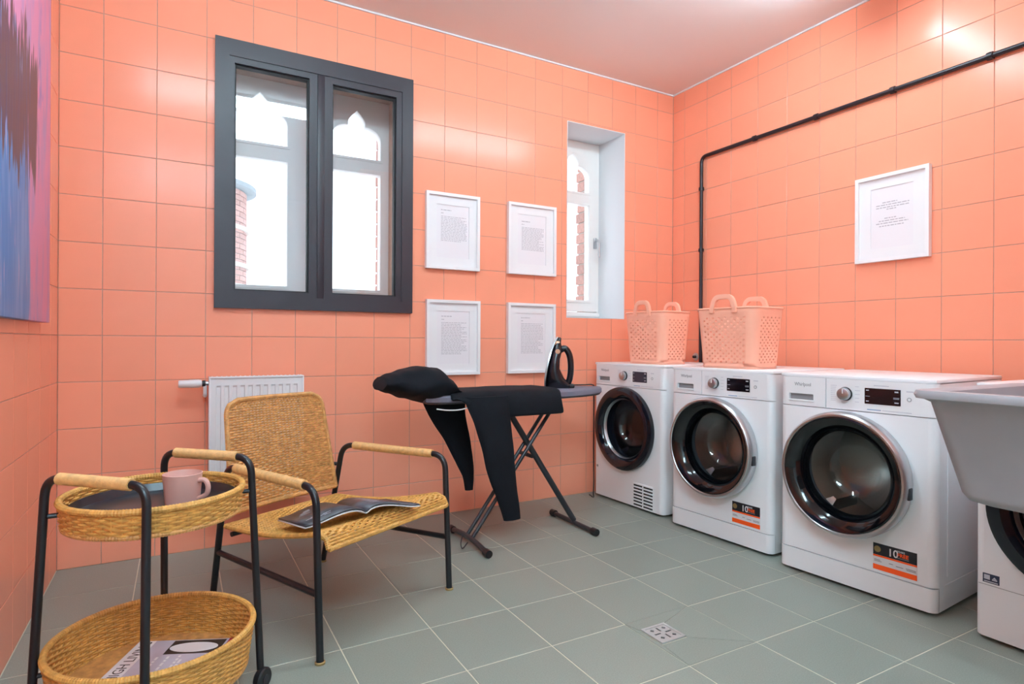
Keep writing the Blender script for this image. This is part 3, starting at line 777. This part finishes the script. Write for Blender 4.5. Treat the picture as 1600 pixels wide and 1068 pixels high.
# ------------------------------------------------------------------ painting on the left wall
def painting_material():
    m = bpy.data.materials.new('abstract_paint'); m.use_nodes = True; nt = m.node_tree; b = nt.nodes['Principled BSDF']
    b.inputs['Roughness'].default_value = .45
    N = nt.nodes.new; Lk = nt.links.new
    tc = N('ShaderNodeTexCoord'); sx = N('ShaderNodeSeparateXYZ'); Lk(tc.outputs['Object'], sx.inputs[0])
    def noise(sy, sz, det=4, seed=0):
        mp = N('ShaderNodeMapping'); mp.inputs['Scale'].default_value = (1, sy, sz); mp.inputs['Location'].default_value = (seed, seed*1.7, seed*.6)
        n = N('ShaderNodeTexNoise'); n.inputs['Scale'].default_value = 1; n.inputs['Detail'].default_value = det
        Lk(tc.outputs['Object'], mp.inputs[0]); Lk(mp.outputs[0], n.inputs['Vector']); return n.outputs[0]
    def mth(op, a, b_, clamp=False):
        n = N('ShaderNodeMath'); n.operation = op; n.use_clamp = clamp
        for i, v in enumerate((a, b_)):
            if isinstance(v, (int, float)): n.inputs[i].default_value = v
            else: Lk(v, n.inputs[i])
        return n.outputs[0]
    def step(v, e, soft=.02):
        n = N('ShaderNodeMapRange'); n.inputs[1].default_value = e-soft; n.inputs[2].default_value = e+soft; n.clamp = True; Lk(v, n.inputs[0]); return n.outputs[0]
    def mix(f, a, b_):
        n = N('ShaderNodeMix'); n.data_type = 'RGBA'; Lk(f, n.inputs[0])
        for i, v in ((6, a), (7, b_)):
            if isinstance(v, tuple): n.inputs[i].default_value = v
            else: Lk(v, n.inputs[i])
        return n.outputs[2]
    Y, Z = sx.outputs[1], sx.outputs[2]          # metres from the lower edge near the corner: y<0 away from it, z>0 up
    d = mth('MULTIPLY', Y, -1.0)
    nA, nB, nC, nD = noise(14, 3, 5, 1), noise(22, 2.2, 4, 5), noise(9, 5, 5, 9), noise(40, 5, 3, 3)
    pink = mix(step(nA, .56, .10), lin('E79CC8'), lin('C3A0D2'))
    pink = mix(step(nC, .66, .05), pink, lin('9A8BD0'))
    blue = mix(step(nB, .52, .10), lin('3E8FD6'), lin('6FA8E0'))
    blue = mix(step(nD, .66, .05), blue, lin('A9B4E2'))
    brown = mix(step(nD, .58, .08), lin('5C4450'), lin('4C4A6E'))
    # blue field: d beyond ~0.2, below ~1.0 m up
    fb = mth('MULTIPLY', step(mth('ADD', d, mth('MULTIPLY', mth('SUBTRACT', nB, .5), .22)), .34, .012),
             mth('SUBTRACT', 1.0, step(mth('ADD', Z, mth('MULTIPLY', mth('SUBTRACT', nC, .5), .5)), .80, .03)))
    c = mix(fb, pink, blue)
    n1 = mth('MULTIPLY', mth('SUBTRACT', nB, .5), 1.0)
    fr = mth('MULTIPLY', mth('MULTIPLY', step(mth('ADD', d, mth('MULTIPLY', mth('SUBTRACT', nA, .5), .2)), .23, .012), step(mth('ADD', Z, n1), .47, .015)),
             mth('SUBTRACT', 1.0, step(mth('ADD', Z, mth('MULTIPLY', mth('SUBTRACT', nD, .5), .5)), .86, .02)))
    c = mix(fr, c, brown)
    Lk(c, b.inputs['Base Color'])
    bp = N('ShaderNodeBump'); bp.inputs['Strength'].default_value = .25; bp.inputs['Distance'].default_value = .004
    Lk(nD, bp.inputs['Height']); Lk(bp.outputs[0], b.inputs['Normal'])
    return m
M['painting'] = painting_material()
t = thing('abstract_painting', 'large abstract canvas in pink, blue and brown on the left wall', 'painting', (XL+.0005, -.380, 1.038))
MB().rbox(.0, .030, -1.25, 0, 0, 1.30, .003).build('canvas', 'painting', t)
MB().plate([rect(-1.24, -.01, .01, 1.29), rect(-1.2, -.05, .05, 1.25)], .0, .004, 'x').build('stretcher', 'mount', t)

# ------------------------------------------------------------------ weave
def weave(mb, P, nv, stakes, r=.0027, amp=.0024, closed=False, sides=5, per=2, v0=0, v1=1):
    """strands along u over stakes; P(u,v) -> (point, normal)"""
    nseg = stakes*per
    for j in range(nv):
        v = v0+(v1-v0)*(j+.5)/nv
        pts = []
        for i in range(nseg if closed else nseg+1):
            u = i/nseg; p, n = P(u, v)
            s = math.cos(PI*(u*stakes)+PI*j)
            pts.append(Vector(p)+Vector(n)*amp*s)
        mb.tube(pts, r, sides, closed=closed, caps=False)
def stakes(mb, P, n, r=.002, nv=10, closed=False):
    for i in range(n):
        u = i/n if closed else (i+.5)/n
        mb.tube([P(u, k/nv)[0] for k in range(nv+1)], r, 5, caps=False)
def wrapped(mb, path, r, pitch=.0045, n=10):
    """cane wrapping: a sleeve with fine ridges"""
    P = [Vector(p) for p in path]; L = [0]
    for i in range(1, len(P)): L.append(L[-1]+(P[i]-P[i-1]).length)
    k = int(L[-1]/pitch)*2; pts = []; R = []
    for i in range(k+1):
        d = L[-1]*i/k; j = max(q for q in range(len(L)) if L[q] <= d+1e-9); j = min(j, len(P)-2)
        pts.append(P[j].lerp(P[j+1], (d-L[j])/max(1e-9, L[j+1]-L[j]))); R.append(r+(.0008 if i % 2 else -.0005))
    mb.tube(pts, R, n)
    return mb

# ------------------------------------------------------------------ wicker lounge chair
ca = math.atan2(.489, .873)
ch = thing('wicker_armchair', 'low wicker lounge chair with black tubular frame and cane-wrapped armrests', 'chair', (-2.3985, -1.122, 0), ca)
tr = .0125
def side(s):
    fx, bx = s*.319, s*.270
    return [(fx, .0, .0), (fx, .022, .505), (fx-s*.001, .03, .522), (bx, .535, .530), (bx-s*.006, .60, .27), (bx-s*.012, .655, 0)]
for s in (-1, 1):
    pts = side(s)
    path = fillet([pts[0], (s*.318, .024, .527), (s*.271, .548, .527), pts[5]], .06, 8)
    MB().tube(path, tr*.92, 12).build('side_frame', 'metalblack', ch)
    arm0, arm1 = Vector((s*.3125, .082, .527)), Vector((s*.277, .485, .527))
    wrapped(MB(), [arm0, arm0.lerp(arm1, .33), arm0.lerp(arm1, .66), arm1], .0165).build('armrest', 'wrap', ch)
    MB().tube([(s*.318, .010, .205), (s*.262, .610, .205)], .0105, 10).build('stretcher', 'metalblack', ch)
    for fp in (pts[0], pts[5]):
        MB().lathe([(0, 0), (.016, 0), (.016, .006), (.0125, .008)], 14, fp).build('glide', 'brass', ch)
# seat: slopes back, rolls down at the front
def seatP(u, v):
    hwid = .292-.034*v
    if v < .10:
        a = (v/.10)*PI/2; y = .045-.045*math.sin(PI/2-a)*1.0-.006; z = .338+.038*math.sin(a)
        n = (0, -math.cos(a), math.sin(a))
    else:
        q = (v-.10)/.90; y = .039+q*.535; z = .376-.072*q-.018*math.sin(PI*q)
        n = (0, .13, .99)
    x = -hwid+2*hwid*u
    z -= .010*math.sin(PI*u)*math.sin(PI*min(1, max(0, v)))
    return (x, y, z), n
m = MB(); weave(m, seatP, 66, 34, .0046, .0036); stakes(m, seatP, 34, .003, 14)
tag(m.build('woven_seat', 'wicker', ch, smooth=60, fix=False), kind='stuff')
edge = [seatP(0, k/20)[0] for k in range(21)]+[seatP(k/12, 1)[0] for k in range(1, 13)]+[seatP(1, 1-k/20)[0] for k in range(1, 21)]+[seatP(1-k/12, 0)[0] for k in range(1, 12)]
wrapped(MB(), edge+[edge[0]], .0085, .006, 8).build('seat_edge', 'wicker', ch)
for y, z in ((.035, .332), (.545, .278)):
    MB().tube([(-.27+.03*y, y, z), (.27-.03*y, y, z)], .009, 10).build('seat_rail', 'metalblack', ch)
# backrest
def backP(u, v):
    hwid = .243-.022*v
    z = .350+.40*v; y = .560+.075*v+.020*math.sin(PI*u)-.0
    rr = 1.0
    if v > .86: q = (v-.86)/.14; hwid -= .05*(1-math.sqrt(max(0, 1-q*q)))
    return (-hwid+2*hwid*u, y, z), (0, -.98, .18)
m = MB(); weave(m, backP, 42, 28, .0047, .0038); stakes(m, backP, 28, .003, 10)
tag(m.build('woven_backrest', 'wicker2', ch, smooth=60, fix=False), kind='stuff')
edge = [backP(0, k/24)[0] for k in range(25)]+[backP(k/12, 1)[0] for k in range(1, 13)]+[backP(1, 1-k/24)[0] for k in range(1, 25)]+[backP(1-k/12, 0)[0] for k in range(1, 12)]
wrapped(MB(), edge+[edge[0]], .009, .006, 8).build('backrest_edge', 'wicker2', ch)
MB().tube(fillet([(-.268, .572, .44), (-.225, .632, .44), (.225, .632, .44), (.268, .572, .44)], .03), .008, 10).build('back_rail', 'metalblack', ch)

# open magazine on the seat
mg = thing('open_magazine', 'open magazine with dark printed pages lying on the wicker seat', 'magazine', (-2.525, -1.02, .386), math.radians(10))
def page(s, wd=.205, ht=.262, lift=.022):
    vs = []; n = 12
    for i in range(n+1):
        q = i/n; x = s*q*wd; z = lift*math.sin(PI*min(1, q*1.15)**.7)*(1-.35*q)+.002-.010*q
        for y in (-ht/2, ht/2): vs.append((x, y, z))
    fs = [(2*i, 2*i+2, 2*i+3, 2*i+1) for i in range(n)]
    return MB().add(vs, fs)
for s in (-1, 1):
    o = page(s).build('page', 'gpage', mg); sm = o.modifiers.new('thickness', 'SOLIDIFY'); sm.thickness = .006; sm.offset = -1
    mk = MB()
    def pz(q): return .022*math.sin(PI*min(1, q*1.15)**.7)*(1-.35*q)+.002-.010*q
    R = random.Random(5+s)
    for k in range(16):
        q0 = R.uniform(.45, .7) if s < 0 else R.uniform(.2, .3); q1 = q0+R.uniform(.1, .2); y = -.09+.011*k
        if s < 0 and 5 < k < 11: continue
        p = [(s*q0*.205, y, pz(q0)+.0008), (s*q1*.205, y, pz(q1)+.0008), (s*q1*.205, y+.004, pz(q1)+.0008), (s*q0*.205, y+.004, pz(q0)+.0008)]
        mk.add(p, [(0, 1, 2, 3)])
    mk.build('printed_lines', 'printl', o, smooth=0)
    o2 = page(s, .208, .266, .020).build('page_block', 'mwhite', mg); o2.location = (0, 0, -.007)
    sm = o2.modifiers.new('thickness', 'SOLIDIFY'); sm.thickness = .003; sm.offset = -1
mg.rotation_euler = (math.radians(-8), 0, math.radians(10))

# ------------------------------------------------------------------ serving trolley
rt = Vector((math.cos(YAW), -math.sin(YAW), 0)); fwv = Vector((math.sin(YAW), math.cos(YAW), 0))
cpos = Vector((CAM.x, CAM.y, 0))+fwv*1.527+rt*(-.910)
crot = -YAW+math.atan2(-.255, .967)
ct = thing('serving_trolley', 'round two-tier wicker trolley with black tubular frame on castors', 'trolley', cpos, crot)
HX, HY, HZ = .147, .170, .652
for s in (-1, 1):
    bx, by = HX+.018, HY+.022
    path = fillet([(-bx, s*by, .055), (-HX, s*HY, HZ), (HX, s*HY, HZ), (bx, s*by, .055)], .046, 8)
    MB().tube(path, .0098, 12).build('end_frame', 'metalblack', ct)
    wrapped(MB(), [(-.106, s*HY, HZ), (-.03, s*HY, HZ), (.03, s*HY, HZ), (.104, s*HY, HZ)], .0138, .0042, 12).build('handle', 'wrap', ct)
    for sx in (-1, 1):
        c = MB().tube([(sx*bx, s*by, .066), (sx*bx, s*by, .048)], .008, 10)
        c = c.build('castor', 'metalblack', ct)
        MB().lathe([(0, -.011), (.026, -.011), (.030, -.007), (.030, .007), (.026, .011), (0, .011)], 24, (sx*bx+.006, s*by, .030), 'x').build('castor_wheel', 'black', c)
        MB().lathe([(0, -.014), (.012, -.014), (.012, .014), (0, .014)], 16, (sx*bx+.006, s*by, .030), 'x').build('castor_hub', 'darkgrey', c)
        for zz, rr in ((.560, .203), (.19, .232)):
            f = (HZ-zz)/(HZ-.055); q = Vector((sx*(HX+.018*f), s*(HY+.022*f), zz)); d = Vector((q.x, q.y, 0)).normalized()
            MB().tube([q, Vector((d.x*(rr-.004), d.y*(rr-.004), zz))], .006, 8).build('bolt', 'black', ct)
def wall_of(R0_, R1_, z0, z1):
    def P(u, v):
        a = 2*PI*u; R = R0_+(R1_-R0_)*v
        return (R*math.cos(a), R*math.sin(a), z0+(z1-z0)*v), (math.cos(a), math.sin(a), 0)
    return P
P = wall_of(.194, .200, .532, .588); m = MB(); weave(m, P, 9, 56, .0036, .0030, closed=True, per=3); stakes(m, P, 56, .0024, 3, True)
tray = tag(m.build('upper_tray_wall', 'wicker', ct, smooth=60, fix=False), kind='stuff')
def ringpath(R, z, n=72): return [(R*math.cos(2*PI*i/n), R*math.sin(2*PI*i/n), z) for i in range(n+1)]
wrapped(MB(), ringpath(.201, .590), .0075, .007, 8).build('tray_rim', 'wicker', ct)
wrapped(MB(), ringpath(.193, .531), .0065, .007, 8).build('tray_foot', 'wicker2', ct)
MB().lathe([(0, .531), (.192, .531), (.192, .537), (0, .537)], 56).build('tray_base', 'wicker2', ct)
MB().lathe([(0, .548), (.165, .548), (.176, .553), (.184, .572), (.187, .572), (.180, .546), (.168, .540), (0, .540)], 64).build('tray_plate', 'traymat', ct)
P = wall_of(.212, .228, .122, .226); m = MB(); weave(m, P, 17, 60, .0038, .0034, closed=True, per=2); stakes(m, P, 60, .0026, 4, True)
tag(m.build('lower_basket_wall', 'wicker', ct, smooth=60, fix=False), kind='stuff')
wrapped(MB(), ringpath(.229, .229), .0078, .007, 8).build('basket_rim', 'wicker', ct)
wrapped(MB(), ringpath(.212, .120), .0068, .007, 8).build('basket_foot', 'wicker2', ct)
MB().lathe([(0, .117), (.211, .117), (.211, .125), (0, .125)], 56).build('basket_base', 'wicker2', ct)

# cup on the tray
cw = Vector((-3.044, -1.392, .5505))
cup = thing('pink_mug', 'plain pink ceramic mug standing on the black trolley tray', 'mug', cw, math.radians(-35))
MB().lathe([(0, .0), (.036, .0), (.039, .003), (.0455, .082), (.046, .086), (.044, .087), (.0425, .083), (.036, .008), (0, .007)], 40).build('mug_body', 'pinkcup', cup)
MB().tube(bez([(.041, 0, .068), (.060, 0, .070), (.069, 0, .055), (.064, 0, .034), (.040, 0, .022)], 6), .0062, 10).build('mug_handle', 'pinkcup', cup)

# magazine in the lower basket
mo = Matrix.Translation(cpos) @ Matrix.Rotation(crot, 4, 'Z')
mz = thing('closed_magazine', 'closed magazine with lilac cover lying in the lower wicker basket', 'magazine', mo @ Vector((-.130, .075, .126)), crot+math.radians(20))
# local x: from the title edge down the cover, local -y: along the title edge
MB().rbox(0, .250, -.205, 0, 0, .022, .001, 1).build('page_block', 'mwhite', mz)
cv = MB().box(-.0005, .2505, -.2055, .0005, .022, .0235).build('cover', 'mcover', mz, smooth=0)
MB().box(0, .045, -.205, 0, .0235, .0238).build('title_band', 'mwhite', cv, smooth=0)
MB().box(.095, .232, -.205+.13, -.004, .0235, .0239).build('photo_dark', 'mdark', cv, smooth=0)
MB().plate([[(.160+.062*math.cos(a), -.042+.026*math.sin(a)) for a in [2*PI*i/24 for i in range(24)]]], .0239, .0243, 'z').build('photo_bowl', 'mwhite', cv, smooth=0)
MB().box(.238, .2502, -.205, 0, .0235, .0239).build('red_edge', 'mred', cv, smooth=0)
UPT = Matrix.Rotation(PI/2, 4, 'Z')
text('HIGH LIVING', .036, 'mdark', cv, T(.037, -.198, .0238) @ UPT, 'title', fit=.19)
mk = MB(); R = random.Random(9)
for x, a, b_ in ((.085, -.19, -.10), (.112, -.19, -.09), (.140, -.185, -.085), (.150, -.185, -.11)):
    y = a
    while y < b_: wl = R.uniform(.008, .02); mk.box(x, x+.006, y, y+wl, .0236, .0239); y += wl+.005
mk.build('cover_print', 'mwhite', cv, smooth=0)

# ------------------------------------------------------------------ ironing board
BY = -.53; BZ = .735
ib = thing('ironing_board', 'grey ironing board on crossed dark tube legs under a black sweater', 'ironing board', (-1.6, BY, 0))
def board_outline(grow=0):
    pts = []
    L0, L1_ = -.50, .555
    for i in range(25):                       # nose on the right
        pass
    def hw(x):
        if x > .10: q = (x-.10)/(L1_-.10); return .165*(1-q**2.2)**.62 if q < 1 else 0
        if x < -.42: q = (-.42-x)/.08; return .165-.04*q*q
        return .165
    xs = [L0+(L1_-L0)*(i/40) for i in range(41)]
    xs = xs[:-1]+[L1_-.012, L1_-.004, L1_]
    top = [(x, hw(x)+grow) for x in xs]; bot = [(x, -hw(x)-grow) for x in reversed(xs[:-1])]
    return [(x, y) for x, y in top]+bot
ol = board_outline()
def shrink(ol, k): return [(x*(1-k*.5), y*(1-k*2)) for x, y in ol]
loft([[(x, y, BZ-.034) for x, y in shrink(ol, .03)], [(x, y, BZ-.028) for x, y in ol], [(x, y, BZ-.008) for x, y in ol], [(x, y, BZ) for x, y in shrink(ol, .03)]], cap_first=True).build('padded_top', 'boardgrey', ib, smooth=50)
MB().tube([(x, y, BZ-.034) for x, y in shrink(ol, .05)], .006, 8, closed=True).build('under_frame', 'metalgrey', ib)
# legs: foot bars at local x -.235 and +.38
lx0, lx1 = -.232, .383
for dy in (-.028, .028): MB().tube([(lx0, dy, .03), (.27, dy, BZ-.04)], .0095, 10).build('leg', 'metalgrey', ib)
MB().tube([(lx1, 0, .03), (-.06, 0, BZ-.04)], .015, 12).build('leg', 'metalgrey', ib)
MB().tube([(.087, -.06, .405), (.087, .06, .405)], .010, 10).build('pivot', 'black', ib)
MB().tube(bez([(lx0, -.205, .018), (lx0, -.10, .030), (lx0, 0, .034), (lx0, .10, .030), (lx0, .205, .018)], 5), .0125, 10).build('foot_bar', 'metalgrey', ib)
MB().tube([(lx1, -.19, .018), (lx1, .20, .018)], .0125, 10).build('foot_bar', 'metalgrey', ib)
for fxp, ys in ((lx0, (-.205, .205)), (lx1, (-.19, .20))):
    for y in ys:
        s = 1 if y > 0 else -1
        MB().tube([(fxp, y-s*.025, .019), (fxp, y+s*.012, .0185)], .018, 12).build('foot_cap', 'black', ib)
MB().tube(bez([(lx0-.02, .02, .05), (lx0-.05, -.02, .02), (lx0-.06, -.06, .008), (lx0-.02, -.03, .02)], 5), .003, 6).build('lock_wire', 'metalgrey', ib)

# ------------------------------------------------------------------ black sweater over the board
sw = thing('black_sweater', 'black long-sleeved hooded sweater draped over the ironing board', 'clothing', (-1.6, BY, BZ))
from mathutils import noise as mn
def wr(p, s=9, a=.006): return mn.noise(Vector(p)*s)*a
# torso: section across the board
def torso():
    nx, vs, fs = 26, [], []
    sec = []
    for i in range(7): sec.append((.170+.012*(i == 0), -.05+.052*i/6))           # far side, hanging a little
    sec = [(.178, -.075), (.180, -.045), (.178, -.015), (.165, .006), (.10, .010), (0, .010), (-.10, .010), (-.160, .007), (-.180, -.012), (-.186, -.045), (-.188, -.085), (-.190, -.108)]
    ns = len(sec)
    for i in range(nx+1):
        x = -.40+.585*i/nx
        for j, (y, z) in enumerate(sec):
            f = 1.0
            if x > .1 and y < 0: pass
            zz = z
            if j >= ns-1 and x < -.12: zz -= .02
            w_ = wr((x*1.5, y, z+3), 8, .010 if j not in (0, ns-1) else .004)
            if j > 7: k_ = max(0, min(1, (x+.37)/.15)); zz = -.014+(zz+.014)*k_
            vs.append((x+(.008*math.sin(j*1.3) if i in (0, nx) else 0), y-(abs(w_) if j > 7 else 0), zz+(w_*.7 if 3 <= j <= 7 else 0)+(.004 if 3 <= j <= 7 else 0)))
    for i in range(nx):
        for j in range(ns-1): fs.append((i*ns+j, i*ns+j+1, (i+1)*ns+j+1, (i+1)*ns+j))
    o = MB().add(vs, fs).build('torso', 'cloth', sw, smooth=60)
    s = o.modifiers.new('thickness', 'SOLIDIFY'); s.thickness = .008; s.offset = 1
    s = o.modifiers.new('soft', 'SUBSURF'); s.levels = 1; s.render_levels = 1
torso()
def sleeve(name, rings):
    """rings: (centre, half width along x, half thickness along y)"""
    n = 18; loops = []
    # interpolate
    cs = bez([r[0] for r in rings], 6); k = len(cs)
    for i, c in enumerate(cs):
        q = i/6; a = min(int(q), len(rings)-2); f = q-a
        wx = rings[a][1]*(1-f)+rings[a+1][1]*f; ty = rings[a][2]*(1-f)+rings[a+1][2]*f
        L = []
        for j in range(n):
            th = 2*PI*j/n
            w_ = 1+.10*mn.noise(Vector((math.cos(th)*2, math.sin(th)*2, c.z*9+c.x)))
            L.append((c.x+wx*math.cos(th)*w_, c.y+ty*math.sin(th)*w_+wr(c, 7, .006), c.z))
        loops.append(L)
    return loft(loops, cap_first=True).build(name, 'cloth', sw, smooth=60)
sleeve('sleeve', [((-.225, -.170, -.01), .115, .022), ((-.215, -.192, -.09), .100, .020), ((-.190, -.196, -.20), .086, .022), ((-.165, -.194, -.33), .075, .022), ((-.130, -.190, -.46), .058, .024), ((-.108, -.188, -.535), .050, .022), ((-.098, -.188, -.585), .044, .018)])
sleeve('sleeve', [((-.310, .120, -.03), .12, .026), ((-.292, .130, -.12), .100, .025), ((-.240, .135, -.24), .072, .024), ((-.195, .135, -.36), .048, .024), ((-.172, .135, -.44), .030, .022), ((-.168, .135, -.51), .022, .016)])
# hood bunched over the blunt end
def hood():
    def interp(tab, x):
        for (x0, v0), (x1, v1) in zip(tab, tab[1:]):
            if x <= x1: f = max(0, (x-x0)/(x1-x0)); f = f*f*(3-2*f); return v0+(v1-v0)*f
        return tab[-1][1]
    top = [(-.672, .080), (-.63, .100), (-.57, .116), (-.50, .125), (-.425, .124), (-.39, .085), (-.335, .020)]
    bot = [(-.672, .022), (-.62, .006), (-.55, -.020), (-.47, -.040), (-.40, -.030), (-.335, .004)]
    wid = [(-.672, .10), (-.62, .13), (-.54, .175), (-.45, .185), (-.40, .175), (-.335, .14)]
    n = 26; loops = []
    for i in range(31):
        x = -.672+.337*i/30; zt, zb, w_ = interp(top, x), interp(bot, x), interp(wid, x); L = []
        for j in range(n):
            th = 2*PI*j/n; c, s_ = math.cos(th), math.sin(th)
            c = math.copysign(abs(c)**.75, c)
            q = 1+.13*mn.noise(Vector((x*11, c*1.5, s_*1.5+2)))
            L.append((x+.012*s_, w_*c*q, (zt+zb)/2+(zt-zb)/2*s_*q))
        loops.append(L)
    loft(loops, cap_first=True).build('hood', 'cloth', sw, smooth=60)
hood()
MB().tube(bez([(-.47, -.172, -.055), (-.42, -.178, -.062), (-.36, -.180, -.062), (-.30, -.178, -.050)], 5), .0028, 6).build('drawstring', 'mwhite', sw)

# ------------------------------------------------------------------ iron standing on its heel
ir = thing('steam_iron', 'black steam iron standing upright on its heel at the board end', 'iron', (-1.305, -.525, BZ+.001), 0)
# local: x to the right (handle side), sole plate towards -x, tip up
def iron_body():
    loops = []
    # z, x_front(sole side), x_back, half width y
    prof = [(0.0, -.072, .052, .046), (.012, -.076, .058, .052), (.05, -.074, .022, .055), (.10, -.066, -.002, .054), (.15, -.055, .0, .047), (.20, -.040, .012, .034), (.235, -.027, .004, .020), (.258, -.016, .006, .009), (.264, -.010, .000, .004)]
    for z, x0, x1, hy in prof:
        L = []
        for j in range(16):
            th = 2*PI*j/16; c, s_ = math.cos(th), math.sin(th)
            c = math.copysign(abs(c)**.7, c); s_ = math.copysign(abs(s_)**.8, s_)
            L.append(((x0+x1)/2+(x1-x0)/2*c, hy*s_, z))
        loops.append(L)
    return loft(loops, cap_first=True)
iron_body().build('housing', 'ironblack', ir, smooth=60)
sole = MB().plate([[(.0, .010)]], 0, 0) if False else MB()
so = []
for z, x0, hy in [(.004, -.079, .050), (.05, -.079, .056), (.10, -.071, .056), (.15, -.060, .049), (.20, -.045, .036), (.235, -.031, .021), (.266, -.014, .003)]:
    so.append([(x0-.004, -hy, z), (x0-.004, hy, z), (x0+.004, hy, z), (x0+.004, -hy, z)])
loft(so, cap_first=True).build('soleplate', 'soleplate', ir, smooth=30)
MB().tube(bez([(-.01, 0, .190), (.024, 0, .206), (.048, 0, .172), (.056, 0, .115), (.052, 0, .055), (.040, 0, .020)], 6), [.0165]*31, 12).build('handle', 'ironblack', ir)
MB().lathe([(0, .0), (.012, .0), (.013, .006), (.012, .012), (0, .012)], 18, (-.014, -.040, .19), 'y').build('dial', 'copper', ir)
MB().rbox(-.030, .000, -.020, .020, .205, .246, .008).build('spray_cap', 'copper', ir)
MB().rbox(.045, .075, -.03, .03, .0, .02, .006).build('heel', 'black', ir)
for c_ in ir.children: c_.rotation_euler = (0, 0, math.radians(-32))
cord = bez([(-1.245, -.515, .756), (-1.20, -.49, .745), (-1.13, -.50, .744), (-1.075, -.50, .742), (-1.045, -.472, .715), (-1.010, -.428, .55), (-.965, -.368, .33), (-.90, -.285, .16), (-.850, -.215, .06), (-.80, -.150, .012), (-.78, -.08, .010)], 8)
MB().tube([Vector(p)-Vector((-1.305, -.525, BZ+.001)) for p in cord], .0035, 8).build('power_cord', 'black', ir)
